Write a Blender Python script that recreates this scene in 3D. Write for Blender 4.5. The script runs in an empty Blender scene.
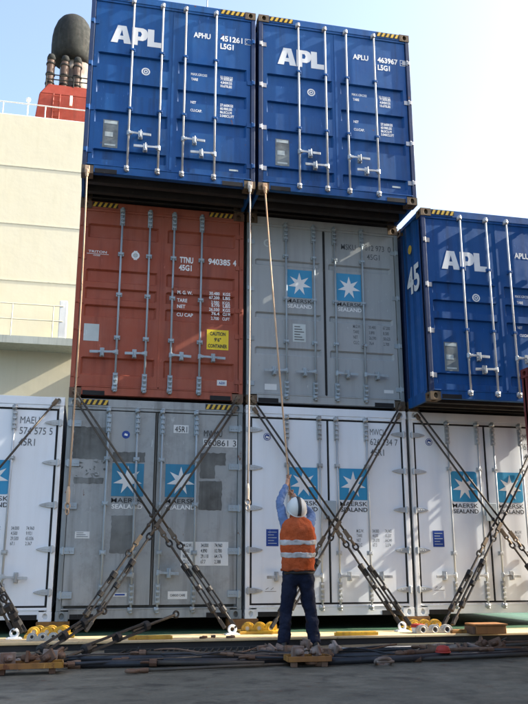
import bpy, math, random
from math import sin, cos, pi, radians
from mathutils import Vector, Matrix, Quaternion
R = random.Random(7)
S = bpy.context.scene
COL = S.collection
W, H, PX, PZ, OV = 2.438, 2.9235, 2.4828, 2.9535, 0.82
DZ = -0.25      # foreground deck level
HZ = -0.15      # hatch edge level

# ------------------------------------------------------------------ materials
def nt(name):
    m = bpy.data.materials.new(name); m.use_nodes = True
    t = m.node_tree; b = t.nodes['Principled BSDF']
    return m, t, b
def node(t, kind, **kw):
    n = t.nodes.new(kind)
    for k, v in kw.items():
        if k.startswith('i_'): n.inputs[k[2:].replace('_', ' ')].default_value = v
        else: setattr(n, k, v)
    return n
def ramp(t, src, a, b, lo=0.0, hi=1.0):
    r = node(t, 'ShaderNodeMapRange'); r.clamp = True
    r.inputs['From Min'].default_value = a; r.inputs['From Max'].default_value = b
    r.inputs['To Min'].default_value = lo; r.inputs['To Max'].default_value = hi
    t.links.new(src, r.inputs['Value']); return r.outputs['Result']
def noise(t, vec, scale, detail=4, rough=.55, sc=(1, 1, 1), off=(0, 0, 0)):
    mp = node(t, 'ShaderNodeMapping'); mp.inputs['Scale'].default_value = sc; mp.inputs['Location'].default_value = off
    t.links.new(vec, mp.inputs['Vector'])
    n = node(t, 'ShaderNodeTexNoise'); n.inputs['Scale'].default_value = scale
    n.inputs['Detail'].default_value = detail; n.inputs['Roughness'].default_value = rough
    t.links.new(mp.outputs['Vector'], n.inputs['Vector']); return n.outputs['Fac']
def mix(t, fac, a, b):
    m = node(t, 'ShaderNodeMix'); m.data_type = 'RGBA'
    t.links.new(fac, m.inputs['Factor'])
    for s, v in ((6, a), (7, b)):
        if isinstance(v, tuple): m.inputs[s].default_value = (*v, 1)
        else: t.links.new(v, m.inputs[s])
    return m.outputs[2]
RUST = (.13, .05, .022)
def paint(name, col, rough=.5, metal=0., fade=.25, fadecol=None, dirt=(.05, .045, .04), streak=.25, spots=.0, rustcol=RUST, bump=.3, seed=0, spec=.28, blotch=0., bscale=300, scuff=.7, bfreq=2.2, grain=0.):
    m, t, b = nt(name)
    g = node(t, 'ShaderNodeNewGeometry').outputs['Position']
    off = (seed * 3.7, seed * 1.3, seed * 5.1)
    fc = fadecol or tuple(min(1, c * 1.25 + .03) for c in col)
    c = mix(t, ramp(t, noise(t, g, 1.3, 5, .6, off=off), .35, .7, 0, fade * 2), col, fc)
    st = noise(t, g, 1.0, 4, .6, sc=(9, 9, .55), off=off)
    st2 = noise(t, g, 1.1, 3, .6, off=off)
    mm = node(t, 'ShaderNodeMath', operation='MULTIPLY')
    t.links.new(ramp(t, st, .48, .72, 0, 1), mm.inputs[0]); t.links.new(ramp(t, st2, .35, .65, .2, streak * 2), mm.inputs[1])
    mm2 = node(t, 'ShaderNodeMath', operation='MULTIPLY'); mm2.inputs[1].default_value = min(1, streak * 2)
    t.links.new(mm.outputs[0], mm2.inputs[0])
    c = mix(t, mm2.outputs[0], c, dirt)
    if blotch:
        c = mix(t, ramp(t, noise(t, g, 3.1, 8, .7, off=off), .5, .64, 0, blotch), c, dirt)
    if grain:
        c = mix(t, ramp(t, noise(t, g, 45, 8, .75, off=off), .42, .6, 0, grain), c, tuple(x*.35 for x in col))
        c = mix(t, ramp(t, noise(t, g, 3, 6, .7, sc=(.35, 1.6, 1), off=off), .55, .68, 0, grain), c, tuple(min(1, x*2.1+.02) for x in col))
    sc_ = noise(t, g, 30, 3, .7, sc=(1, 1, .22), off=off)
    sg = noise(t, g, 2.0, 2, .5, off=(off[0]+9, off[1], off[2]))
    mk_ = node(t, 'ShaderNodeMath', operation='MULTIPLY')
    t.links.new(ramp(t, sc_, .66, .72, 0, 1), mk_.inputs[0]); t.links.new(ramp(t, sg, .42, .6, 0, scuff), mk_.inputs[1])
    c = mix(t, mk_.outputs[0], c, tuple(min(.8, x*1.6+.08) for x in col))
    if spots:
        a = .70 - spots * .12
        rs = noise(t, g, 7, 8, .72, sc=(1, 1, .6), off=off)
        c = mix(t, ramp(t, rs, a, a + .05, 0, 1), c, rustcol)
    t.links.new(c, b.inputs['Base Color'])
    t.links.new(ramp(t, noise(t, g, 6, 4, off=off), .3, .7, max(.05, rough - .12), min(1, rough + .15)), b.inputs['Roughness'])
    b.inputs['Metallic'].default_value = metal
    b.inputs['Specular IOR Level'].default_value = spec
    if bump:
        bp = node(t, 'ShaderNodeBump'); bp.inputs['Strength'].default_value = bump; bp.inputs['Distance'].default_value = .022
        ad = node(t, 'ShaderNodeMath', operation='ADD')
        t.links.new(noise(t, g, bfreq, 4 if bfreq > 5 else 3, .6 if bfreq > 5 else .55, off=off), ad.inputs[0])
        k = node(t, 'ShaderNodeMath', operation='MULTIPLY'); k.inputs[1].default_value = .05
        t.links.new(noise(t, g, bscale, 2, off=off), k.inputs[0]); t.links.new(k.outputs[0], ad.inputs[1])
        t.links.new(ad.outputs[0], bp.inputs['Height']); t.links.new(bp.outputs[0], b.inputs['Normal'])
    return m
M = {}
M['blue'] = paint('blue_paint', (.004, .070, .25), .5, fade=.4, fadecol=(.016, .095, .27), dirt=(.010, .022, .055), streak=.42, spots=.3)
M['blue_frame'] = paint('blue_frame_paint', (.014, .035, .11), .55, fade=.3, fadecol=(.03, .05, .09), streak=.4, spots=.5)
M['red'] = paint('oxide_red_paint', (.31, .070, .038), .6, fade=.4, fadecol=(.34, .11, .07), dirt=(.13, .03, .022), streak=.4, spots=.25, seed=2)
M['maroon'] = paint('maroon_paint', (.13, .02, .017), .6, streak=.3, spots=.2, seed=3)
M['grey'] = paint('grey_paint', (.33, .355, .36), .5, fade=.25, fadecol=(.40, .41, .41), dirt=(.16, .17, .17), streak=.3, spots=.12, seed=4)
M['grey_worn'] = paint('worn_grey_paint', (.30, .325, .33), .55, fade=.3, fadecol=(.38, .385, .375), dirt=(.12, .12, .11), streak=.45, spots=.35, seed=5, blotch=.3)
M['grey_frame'] = paint('grey_frame_paint', (.22, .25, .26), .6, dirt=(.1, .085, .065), streak=.5, spots=.7, seed=6)
M['under_grey'] = paint('brown_grey_seam', (.10, .095, .085), .7, streak=.5, spots=.4)
M['patch'] = paint('bare_patch', (.085, .085, .08), .7, fadecol=(.22, .235, .23), fade=.5, dirt=(.05, .05, .045), streak=.5, spots=.2, seed=9, blotch=.5)
M['white'] = paint('white_paint', (.76, .80, .84), .4, fade=.2, fadecol=(.70, .73, .76), dirt=(.40, .38, .34), streak=.16, spots=.05, bump=.1, seed=7)
M['white_frame'] = paint('white_frame_paint', (.76, .77, .77), .5, dirt=(.34, .29, .22), streak=.4, spots=.38, seed=8)
M['black'] = paint('black_rubber', (.012, .012, .013), .65, fade=.1, streak=.05, bump=0)
M['under'] = paint('underside_coating', (.03, .03, .032), .75, fade=.3, fadecol=(.06, .05, .045), streak=.2, spots=.4)
M['steel'] = paint('galvanised_steel', (.50, .53, .55), .42, .35, fade=.4, fadecol=(.33, .35, .36), dirt=(.2, .17, .13), streak=.4, spots=.25, seed=11)
M['steel_white'] = paint('zinc_white_bar', (.58, .58, .60), .45, .15, fadecol=(.42, .41, .40), fade=.5, dirt=(.25, .18, .12), streak=.5, spots=.5, seed=12)
M['grey_bar'] = paint('grey_bar_paint', (.30, .36, .40), .5, .1, dirt=(.2, .17, .13), streak=.4, spots=.5, seed=13)
M['rod'] = paint('lashing_rod_steel', (.045, .042, .040), .55, .3, fadecol=(.11, .085, .06), fade=.5, dirt=(.05, .04, .03), streak=.4, spots=.6, seed=14)
M['rod_rust'] = paint('rusty_rod_steel', (.42, .26, .15), .6, .2, fadecol=(.55, .42, .3), fade=.5, dirt=(.2, .09, .05), streak=.5, spots=.5, seed=15)
M['rod_pale'] = paint('pale_rod', (.46, .38, .30), .5, .2, fadecol=(.55, .5, .44), fade=.5, dirt=(.3, .15, .1), streak=.5, spots=.4, seed=40)
M['buckle'] = paint('greased_turnbuckle', (.018, .018, .019), .62, .15, fadecol=(.045, .04, .036), fade=.4, dirt=(.06, .04, .03), streak=.3, spots=.25, seed=16)
M['hook'] = paint('hook_steel', (.11, .085, .06), .55, .4, fadecol=(.20, .14, .085), fade=.5, streak=.4, spots=.8, seed=17)
M['rust'] = paint('rusty_iron', (.10, .052, .032), .7, .2, fadecol=(.20, .13, .09), fade=.6, dirt=(.06, .03, .02), streak=.4, spots=.8, bump=.4, seed=18)
M['rust_pale'] = paint('scaly_iron', (.15, .10, .075), .7, .2, fadecol=(.30, .25, .22), fade=.7, dirt=(.12, .05, .03), streak=.4, spots=.9, bump=.4, seed=19)
M['yellow'] = paint('yellow_enamel', (.70, .42, .02), .5, fadecol=(.50, .30, .05), fade=.6, dirt=(.2, .1, .03), streak=.5, spots=.8, blotch=.5, seed=20)
M['yellow_old'] = paint('old_yellow_enamel', (.36, .18, .03), .6, fadecol=(.24, .11, .04), fade=.8, dirt=(.1, .05, .02), streak=.6, spots=1.0, blotch=.6, seed=21)
M['hazard'] = paint('hazard_yellow', (.62, .40, .05), .5, dirt=(.15, .1, .05), streak=.35, spots=.2)
M['hazard_black'] = paint('hazard_black', (.02, .02, .02), .6)
M['letter'] = paint('white_lettering', (.74, .75, .74), .5, dirt=(.4, .4, .38), streak=.2, bump=0)
M['letter_black'] = paint('black_lettering', (.02, .022, .025), .5, bump=0)
M['letter_grey'] = paint('grey_lettering', (.10, .11, .12), .5, bump=0)
M['sky_blue'] = paint('light_blue_logo', (.035, .27, .48), .45, dirt=(.03, .16, .26), streak=.2, bump=0)
M['sky_blue_old'] = paint('faded_blue_logo', (.03, .19, .32), .55, dirt=(.05, .12, .16), streak=.4, bump=0, seed=3)
M['label_white'] = paint('label_white', (.62, .64, .63), .5, dirt=(.35, .35, .32), streak=.3, bump=0)
M['label_blue'] = paint('label_blue', (.012, .05, .25), .4, bump=0)
M['label_yellow'] = paint('label_yellow', (.80, .58, .02), .45, bump=0)
M['label_grey'] = paint('label_grey', (.07, .09, .11), .5, fadecol=(.22, .25, .25), fade=.8, blotch=.5, bump=0)
M['label_pale'] = paint('label_pale', (.42, .47, .46), .5, fade=.5, bump=0)
M['cream'] = paint('cream_superstructure', (.70, .64, .46), .55, fade=.2, fadecol=(.72, .67, .51), dirt=(.60, .54, .36), streak=.25, spots=.0, seed=23)
M['cream_seam'] = paint('weld_seam', (.60, .56, .42), .6)
M['walk_grey'] = paint('walkway_paint', (.44, .46, .40), .6, streak=.3)
M['funnel_red'] = paint('funnel_red', (.24, .035, .018), .6, fade=.3, dirt=(.12, .03, .02), streak=.35, seed=24)
M['soot'] = paint('sooty_black', (.013, .015, .015), .85, fadecol=(.028, .032, .030), fade=.4, dirt=(.06, .05, .04), streak=.35, seed=25)
M['pipe_brown'] = paint('scorched_pipe', (.10, .06, .045), .6, fadecol=(.13, .09, .07), fade=.6, streak=.4, seed=26)
M['pipe_pale'] = paint('sooty_pale_pipe', (.30, .28, .25), .6, fadecol=(.15, .12, .1), fade=.8, streak=.5, seed=41)
M['rail'] = paint('white_rail', (.7, .7, .66), .5)
M['deck'] = paint('deck_paint', (.115, .106, .080), .55, fade=.6, fadecol=(.18, .165, .125), dirt=(.035, .03, .025), streak=.1, spots=.6, bump=.5, seed=27, blotch=.7, bscale=90, grain=.32)
M['hatch_green'] = paint('green_hatch_paint', (.025, .075, .042), .6, fade=.4, fadecol=(.05, .10, .06), streak=.1, spots=.3, bump=.2, seed=28, blotch=.3)
M['hatch_edge'] = paint('pale_coaming_paint', (.66, .47, .24), .55, fade=.4, fadecol=(.62, .50, .33), dirt=(.24, .17, .1), streak=.15, spots=.35, bump=.2, seed=29, blotch=.25)
M['grating'] = paint('grating_steel', (.03, .03, .03), .6, .3, spots=.5)
M['pipe_dark'] = paint('black_greasy_bar', (.022, .023, .028), .38, .35, fadecol=(.06, .06, .065), fade=.5, streak=.2, spots=.35, seed=31)
M['wood'] = paint('brown_timber', (.26, .11, .035), .65, fadecol=(.34, .16, .06), fade=.5, streak=.3, seed=32)
M['red_plastic'] = paint('red_plastic', (.33, .03, .02), .55, bump=0)
M['white_plastic'] = paint('white_plastic', (.7, .68, .62), .4, bump=.05)
M['silver'] = paint('silver_plate', (.42, .42, .4), .4, .5, dirt=(.3, .25, .18), streak=.3, spots=.4)
M['skin'] = paint('skin', (.42, .23, .15), .55, fade=.2, streak=.02, bump=.05)
M['hivis'] = paint('orange_hivis_cloth', (.52, .088, .018), .85, fade=.4, fadecol=(.38, .085, .03), dirt=(.22, .06, .02), streak=.25, bump=1.0, bfreq=11, scuff=.15, seed=33, blotch=.2)
M['hivis_dark'] = paint('dark_orange_binding', (.30, .06, .015), .85, fade=.3)
M['reflective'] = paint('reflective_tape', (.56, .54, .52), .4, .0, fade=.4, fadecol=(.42, .40, .38), streak=.3, bump=.1)
M['denim'] = paint('light_blue_shirt_cloth', (.13, .20, .36), .85, fade=.3, bump=1.0, bfreq=11, scuff=.15, seed=34)
M['navy'] = paint('navy_trouser_cloth', (.006, .010, .028), .9, fade=.3, fadecol=(.012, .018, .042), bump=1.0, bfreq=11, scuff=.15, seed=35)
M['leather'] = paint('black_boot_leather', (.015, .013, .012), .5, bump=.2)
M['glove'] = paint('tan_glove', (.50, .34, .18), .8, fade=.3, bump=.2)
M['helmet'] = paint('white_helmet', (.66, .66, .62), .5, dirt=(.3,.28,.25), streak=.35, spots=.2, bump=.03)
M['helmet_band'] = paint('dark_helmet_stripe', (.03, .035, .04), .5, bump=0)
M['hair'] = paint('dark_hair', (.015, .012, .01), .8, bump=.2)
def water():
    m, t, b = nt('sea_water'); b.inputs['Base Color'].default_value = (.02, .05, .07, 1); b.inputs['Roughness'].default_value = .15
    g = node(t, 'ShaderNodeNewGeometry').outputs['Position']
    bp = node(t, 'ShaderNodeBump'); bp.inputs['Strength'].default_value = .5; bp.inputs['Distance'].default_value = .4
    t.links.new(noise(t, g, .6, 5), bp.inputs['Height']); t.links.new(bp.outputs[0], b.inputs['Normal'])
    return m
M['water'] = water()

# ------------------------------------------------------------------ mesh builder
class MB:
    def __init__(s): s.v = []; s.f = []
    def add(s, vs, fs):
        o = len(s.v); s.v += [tuple(v) for v in vs]; s.f += [tuple(i + o for i in f) for f in fs]; return s
    def box(s, x0, x1, y0, y1, z0, z1):
        return s.add([(x0,y0,z0),(x1,y0,z0),(x1,y1,z0),(x0,y1,z0),(x0,y0,z1),(x1,y0,z1),(x1,y1,z1),(x0,y1,z1)],
                     [(3,2,1,0),(4,5,6,7),(0,1,5,4),(1,2,6,5),(2,3,7,6),(3,0,4,7)])
    def obox(s, c, d, u, L, w, h):     # centre, long dir, up dir, full sizes
        d = Vector(d).normalized(); r = d.cross(Vector(u)).normalized(); u = r.cross(d); c = Vector(c)
        vs = [c + d*a*L/2 + r*b*w/2 + u*e*h/2 for e in (-1,1) for a, b in ((-1,-1),(1,-1),(1,1),(-1,1))]
        return s.add(vs, [(0,1,2,3),(7,6,5,4),(0,4,5,1),(1,5,6,2),(2,6,7,3),(3,7,4,0)])
    def tube(s, pts, r, n=10, cap=True):
        pts = [Vector(p) for p in pts]; m = len(pts)
        rs = r if isinstance(r, (list, tuple)) else [r] * m
        o = len(s.v); ref = None
        for i, p in enumerate(pts):
            d = (pts[min(i+1, m-1)] - pts[max(i-1, 0)]).normalized()
            if ref is None: ref = d.orthogonal().normalized()
            ref = (ref - d * ref.dot(d)).normalized(); b = d.cross(ref)
            for k in range(n):
                a = 2*pi*k/n; s.v.append(tuple(p + (ref*cos(a) + b*sin(a)) * rs[i]))
        for i in range(m-1):
            for k in range(n):
                a = o+i*n+k; b_ = o+i*n+(k+1) % n
                s.f.append((a, b_, b_+n, a+n))
        if cap:
            s.f.append(tuple(o+k for k in range(n))[::-1]); s.f.append(tuple(o+(m-1)*n+k for k in range(n)))
        return s
    def loft(s, rings, n=24, cap=True, pw=2.0):    # ring: cx, cy, cz, rx, ry [,tilt axis matrix]
        o = len(s.v)
        for rg in rings:
            cx, cy, cz, rx, ry = rg[:5]; mt = rg[5] if len(rg) > 5 else None
            for k in range(n):
                a = 2*pi*k/n; ca, sa = cos(a), sin(a)
                v = Vector((math.copysign(abs(ca)**(2/pw), ca)*rx, math.copysign(abs(sa)**(2/pw), sa)*ry, 0))
                if mt is not None: v = mt @ v
                s.v.append((cx+v.x, cy+v.y, cz+v.z))
        for i in range(len(rings)-1):
            for k in range(n):
                a = o+i*n+k; b = o+i*n+(k+1) % n; s.f.append((a, b, b+n, a+n))
        if cap:
            s.f.append(tuple(o+k for k in range(n))[::-1]); s.f.append(tuple(o+(len(rings)-1)*n+k for k in range(n)))
        return s
    def poly(s, pts, y, th=.0015):      # flat shape in the x-z plane facing -y, with a little thickness
        n = len(pts)
        a = sum(pts[i][0]*pts[(i+1) % n][1] - pts[(i+1) % n][0]*pts[i][1] for i in range(n))
        if a < 0: pts = pts[::-1]
        vs = [(x, y, z) for x, z in pts] + [(x, y+th, z) for x, z in pts]
        return s.add(vs, [tuple(range(n)), tuple(range(2*n-1, n-1, -1))] + [(i, i+n, (i+1) % n+n, (i+1) % n) for i in range(n)])
    def disc(s, x, z, r, y, n=20, ri=0):
        if not ri: return s.poly([(x+r*cos(2*pi*k/n), z+r*sin(2*pi*k/n)) for k in range(n)], y)
        for k in range(n):
            a, b = 2*pi*k/n, 2*pi*(k+1)/n
            s.add([(x+q*cos(t_), y, z+q*sin(t_)) for q, t_ in ((ri,a),(r,a),(r,b),(ri,b))], [(0,1,2,3)])
        return s
    def torus(s, c, nrm, R_, r, n=20, m=8, sx=1.0, d0=None):
        c = Vector(c); nrm = Vector(nrm).normalized(); u = (Vector(d0) - nrm*nrm.dot(Vector(d0))).normalized() if d0 is not None else nrm.orthogonal().normalized(); v = nrm.cross(u)
        o = len(s.v)
        for i in range(n):
            a = 2*pi*i/n; dr = u*cos(a)*sx + v*sin(a); dn = (u*cos(a) + v*sin(a))
            for k in range(m):
                b = 2*pi*k/m; s.v.append(tuple(c + dr*R_ + dn*r*cos(b) + nrm*r*sin(b)))
        for i in range(n):
            for k in range(m):
                a = o+i*m+k; b = o+i*m+(k+1) % m; a2 = o+((i+1) % n)*m+k; b2 = o+((i+1) % n)*m+(k+1) % m
                s.f.append((a, a2, b2, b))
        return s
    def parts(s):
        par = list(range(len(s.v)))
        def fd(i):
            while par[i] != i: par[i] = par[par[i]]; i = par[i]
            return i
        for f in s.f:
            for i in f[1:]: par[fd(i)] = fd(f[0])
        g = {}
        for f in s.f: g.setdefault(fd(f[0]), []).append(f)
        out = []
        for fs in g.values():
            ids = sorted({i for f in fs for i in f}); mp = {i: k for k, i in enumerate(ids)}
            m = MB(); m.v = [s.v[i] for i in ids]; m.f = [tuple(mp[i] for i in f) for f in fs]; out.append(m)
        return out
    def each(s, name, mat, parent=None, **k):
        return [m.build(name, mat, parent, **k) for m in s.parts()]
    def blocks(s, name, mat, parent=None, gap=.13):
        ps = s.parts(); bb = [(min(v[0] for v in m.v), max(v[0] for v in m.v), min(v[2] for v in m.v), max(v[2] for v in m.v)) for m in ps]
        lab = list(range(len(ps)))
        for i in range(len(ps)):
            for j in range(i):
                a, b = bb[i], bb[j]
                if max(a[0]-b[1], b[0]-a[1]) < gap and max(a[2]-b[3], b[2]-a[3]) < gap*.45 and lab[i] != lab[j]:
                    x, y = lab[i], lab[j]; lab = [y if l == x else l for l in lab]
        for l in dict.fromkeys(lab):
            m = MB()
            for k, p in enumerate(ps):
                if lab[k] == l: m.add(p.v, p.f)
            m.build(name, mat, parent)
    def build(s, name, mat, parent=None, bevel=0, smooth=False, sub=0, loc=None):
        me = bpy.data.meshes.new(name); me.from_pydata(s.v, [], s.f); me.update()
        o = bpy.data.objects.new(name, me); COL.objects.link(o)
        me.materials.append(M[mat] if isinstance(mat, str) else mat)
        if parent is not None: o.parent = parent
        if loc: o.location = loc
        if smooth:
            for p in me.polygons: p.use_smooth = True
        if bevel:
            b = o.modifiers.new('b', 'BEVEL'); b.width = bevel; b.segments = 2; b.limit_method = 'ANGLE'; b.angle_limit = radians(40)
        if sub:
            b = o.modifiers.new('s', 'SUBSURF'); b.levels = sub; b.render_levels = sub
        return o
def thing(name, label, cat, loc=(0, 0, 0), group=None, rot=(0, 0, 0)):
    o = bpy.data.objects.new(name, None); COL.objects.link(o); o.location = loc; o.rotation_euler = rot
    o['label'] = label; o['category'] = cat
    if group: o['group'] = group
    return o
def tag(o, label, cat, group=None):
    o['label'] = label; o['category'] = cat
    if group: o['group'] = group
    return o
def struct(o): o['kind'] = 'structure'; return o
def copy_tree(o, parent=None):
    c = o.copy(); COL.objects.link(c); c.parent = parent
    for ch in list(o.children): copy_tree(ch, c)
    return c

# ------------------------------------------------------------------ lettering
_tc = {}
def glyphs(sx, bold, body):
    key = (bold, body)
    if key not in _tc:
        cu = bpy.data.curves.new('t', 'FONT'); cu.body = body; cu.size = 1; cu.offset = bold; cu.resolution_u = 3
        ob = bpy.data.objects.new('t', cu); COL.objects.link(ob)
        bpy.context.view_layer.update()
        me = ob.evaluated_get(bpy.context.evaluated_depsgraph_get()).to_mesh()
        _tc[key] = ([tuple(v.co) for v in me.vertices], [tuple(p.vertices) for p in me.polygons])
        bpy.data.objects.remove(ob); bpy.data.curves.remove(cu)
    return _tc[key]
def text(mb, body, x, z, h, y, width=None, sx=.7, bold=.012, align='l', yf=None, trk=None):
    v, f = glyphs(sx, bold, body)
    if not v: return
    s = h / .7; x0 = min(p[0] for p in v); x1 = max(p[0] for p in v)
    if width: sx = width / ((x1-x0)*s)
    ox = {'l': 0, 'c': -(x1-x0)*s*sx/2, 'r': -(x1-x0)*s*sx}[align]
    dy = 0
    if yf:
        wd = (x1-x0)*s*sx; dy = min(yf(x+ox+wd*a, z+h*b) for a in (0, .25, .5, .75, 1) for b in (-.15, .1, .5, .9, 1.15))
    mb.add([(x+ox+(p[0]-x0)*s*sx, y + dy, z+p[1]*s) for p in v], f)
def star(mb, x, z, r, y, ri=.40, n=7):
    mb.poly([(x+(r if k % 2 == 0 else r*ri)*sin(pi*k/n), z+(r if k % 2 == 0 else r*ri)*cos(pi*k/n)) for k in range(2*n)], y)
def apl(mb, x, z, h, w, y):
    kx = w/2.86
    A1 = [(0,0),(.36,1),(.60,1),(.60,.76),(.50,.42),(.60,.42),(.60,.2),(.43,.2),(.38,0)]
    A2 = [(.602,1),(.84,1),(1.14,0),(.74,0),(.70,.2),(.602,.2),(.602,.42),(.69,.42),(.602,.76)]
    P1 = [(0,0),(.34,0),(.34,1),(0,1)]
    P2 = [(.342,.27),(.62,.27),(.80,.36),(.88,.5),(.90,.65),(.88,.8),(.80,.93),(.62,1),(.342,1),(.342,.78),(.5,.78),(.56,.65),(.5,.5),(.342,.5)]
    L1 = [(0,0),(.80,0),(.80,.29),(.37,.29),(.37,1),(0,1)]
    for pl, ox in ((A1,0),(A2,0),(P1,1.17),(P2,1.17),(L1,2.06)):
        mb.poly([(x+(a+ox)*kx*1.0, z+b*h) for a, b in pl], y)

# ------------------------------------------------------------------ container pieces
def holed(mb, o, u, v, w, h, hw, hh, depth=.045, n=16):
    """rectangle with an oval hole and a short tunnel behind it"""
    o, u, v = Vector(o), Vector(u), Vector(v); nn = u.cross(v); c = o + u*w/2 + v*h/2
    per = []; hole = []
    for k in range(n):
        a = 2*pi*k/n + pi/n; ca, sa = cos(a), sin(a); t_ = min((w/2)/abs(ca), (h/2)/abs(sa))
        per.append((ca*t_, sa*t_)); hole.append((hw/2*ca, hh/2*sa))
    # snap the nearest ring points to the corners
    for cx in (-1, 1):
        for cz in (-1, 1):
            i = min(range(n), key=lambda k: (per[k][0]-cx*w/2)**2 + (per[k][1]-cz*h/2)**2); per[i] = (cx*w/2, cz*h/2)
    vs = [c+u*a+v*b for a, b in per] + [c+u*a+v*b for a, b in hole] + [c+u*a+v*b-nn*depth for a, b in hole]
    fs = [(k, (k+1) % n, n+(k+1) % n, n+k) for k in range(n)] + [(n+k, n+(k+1) % n, 2*n+(k+1) % n, 2*n+k) for k in range(n)]
    fs.append(tuple(2*n+k for k in range(n)))
    mb.add(vs, fs)
def casting(mb, x, y, z, sgn, w=.162, d=.178, h=.118):
    """x: outer x of the casting, sgn=+1 when the body runs to +x"""
    x0, x1 = (x, x+w) if sgn > 0 else (x-w, x)
    holed(mb, (x0, y, z), (1,0,0), (0,0,1), w, h, .062, .080)
    if sgn > 0: holed(mb, (x0, y+d, z), (0,-1,0), (0,0,1), d, h, .08, .062)
    else: holed(mb, (x1, y, z), (0,1,0), (0,0,1), d, h, .08, .062)
    a, b = (x1, x0) if sgn > 0 else (x0, x1)
    mb.add([(a,y,z),(a,y+d,z),(a,y+d,z+h),(a,y,z+h)], [(0,1,2,3)])
    mb.add([(x0,y+d,z),(x1,y+d,z),(x1,y+d,z+h),(x0,y+d,z+h)], [(3,2,1,0)])
    holed(mb, (x0, y+d, z), (1,0,0), (0,-1,0), w, d, .065, .11, .02)
    mb.add([(x0,y,z+h),(x1,y,z+h),(x1,y+d,z+h),(x0,y+d,z+h)], [(0,1,2,3)])
def corr_side(x, L, z0, z1, out, phase=0):
    """corrugated side wall in the y-z plane; out = +1/-1 the outward x direction"""
    mb = MB(); y = .12; pts = []; d = .034
    while y < L-.3:
        pts += [(y, 0), (y+.07, 0), (y+.125, -d), (y+.195, -d), (y+.25, 0)]; y += .25
    pts.append((L-.12, 0))
    vs = []
    for yy, o_ in pts: vs += [(x+out*o_, yy, z0), (x+out*o_, yy, z1)]
    fs = [(2*i, 2*i+2, 2*i+3, 2*i+1) for i in range(len(pts)-1)]
    return mb.add(vs, fs)
def trough_fn(x0, x1, troughs, depth, slope=.03, mx=.055, sxx=.03):
    def tz(z):
        v = 0
        for a, b in troughs:           # a top, b bottom
            if b < z < a: v = max(v, min(1, (a-z)/slope, (z-b)/slope))
        return v
    def fn(x, z):
        return depth*tz(z)*max(0, min(1, (x-x0-mx)/sxx, (x1-mx-x)/sxx))
    return fn
def door_panel(x0, x1, z0, z1, y, troughs, depth, slope=.03, mx=.055, sxx=.03):
    mb = MB(); fn = trough_fn(x0, x1, troughs, depth, slope, mx, sxx)
    xs = [x0, x0+mx, x0+mx+sxx, x1-mx-sxx, x1-mx, x1]
    zs = {z0, z1}
    for a, b in troughs: zs |= {a, a-slope, b, b+slope}
    zs = sorted(zs)
    vs = [(x, y+fn(x, z), z) for z in zs for x in xs]; n = len(xs)
    fs = [(j*n+i, j*n+i+1, (j+1)*n+i+1, (j+1)*n+i) for j in range(len(zs)-1) for i in range(n-1)]
    mb.add(vs, fs)
    t_ = .05
    mb.add([(x0,y,z0),(x1,y,z0),(x1,y+t_,z0),(x0,y+t_,z0),(x0,y,z1),(x1,y,z1),(x1,y+t_,z1),(x0,y+t_,z1)], [(3,2,1,0),(4,5,6,7),(1,2,6,5),(3,0,4,7),(2,3,7,6)])
    return mb, fn
def lockbar(x, z0, z1, y, brackets, mat, door, big=False, brm=None):
    brm = brm or mat
    mb = MB(); jx = R.uniform(-.004, .004)
    mb.tube([(x, y, z0), (x+jx, y, (z0+z1)/2), (x, y, z1)], .0148, 12)
    for zz, sg in ((z1, -1), (z0, 1)):        # cams
        mb.tube([(x, y, zz-.012), (x, y, zz+.012)], .026, 10)
        mb.box(x-.028, x+.020, y-.028, y+.02, zz+sg*.035-.022, zz+sg*.035+.022)
        mb.box(x-.040, x-.018, y-.012, y+.03, zz+sg*.035-.03, zz+sg*.035+.03)
    o = mb.build('locking_bar', mat, door, smooth=False)
    for p in o.data.polygons:
        if len(p.vertices) == 4 and p.area < .05 and abs(p.normal.z) < .2: p.use_smooth = True
    for zz in brackets:
        k = MB(); k.box(x-.042, x+.042, y+.012, y+.030, zz-.03, zz+.03)
        k.box(x-.026, x+.026, y-.022, y+.014, zz-.018, zz+.018)
        for s_ in (-.034, .034): k.tube([(x+s_, y+.006, zz), (x+s_, y+.014, zz)], .008, 6)
        k.build('bar_bracket', brm, door, bevel=.003)
    if big:                                    # long plates top and bottom
        for zz in big:
            k = MB(); k.box(x-.034, x+.034, y+.010, y+.028, zz-.13, zz+.13)
            for q in (-.10, -.04, .03, .10):
                k.box(x-.024, x+.024, y-.022, y+.012, zz+q-.014, zz+q+.014)
            k.build('bar_bracket', brm, door, bevel=.003)
def handle(x, z, dr, L, y, mat, door):
    mb = MB()
    mb.tube([(x, y, z-.035), (x, y, z+.035)], .027, 12)
    mb.add(*(lambda a: (a.v, a.f))(MB().obox((x+dr*L/2, y-.030, z-.004), (dr, 0, -.03), (0,0,1), L, .010, .030)))
    mb.obox((x+dr*(L-.05), y-.034, z-.012), (dr, 0, -.03), (0,0,1), .12, .016, .038)
    mb.box(min(x, x+dr*.05), max(x, x+dr*.05), y-.034, y, z-.02, z+.02)
    # retainer and catch on the door
    cx = x+dr*L*.55
    mb.box(cx-.022, cx+.022, y-.036, y+.028, z-.065, z-.018)
    mb.box(cx-.03, cx+.03, y+.008, y+.028, z-.07, z+.06)
    mb.tube([(cx, y-.045, z-.05), (cx, y-.045, z+.045)], .009, 8)
    mb.build('door_handle', mat, door, bevel=.003)
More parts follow.
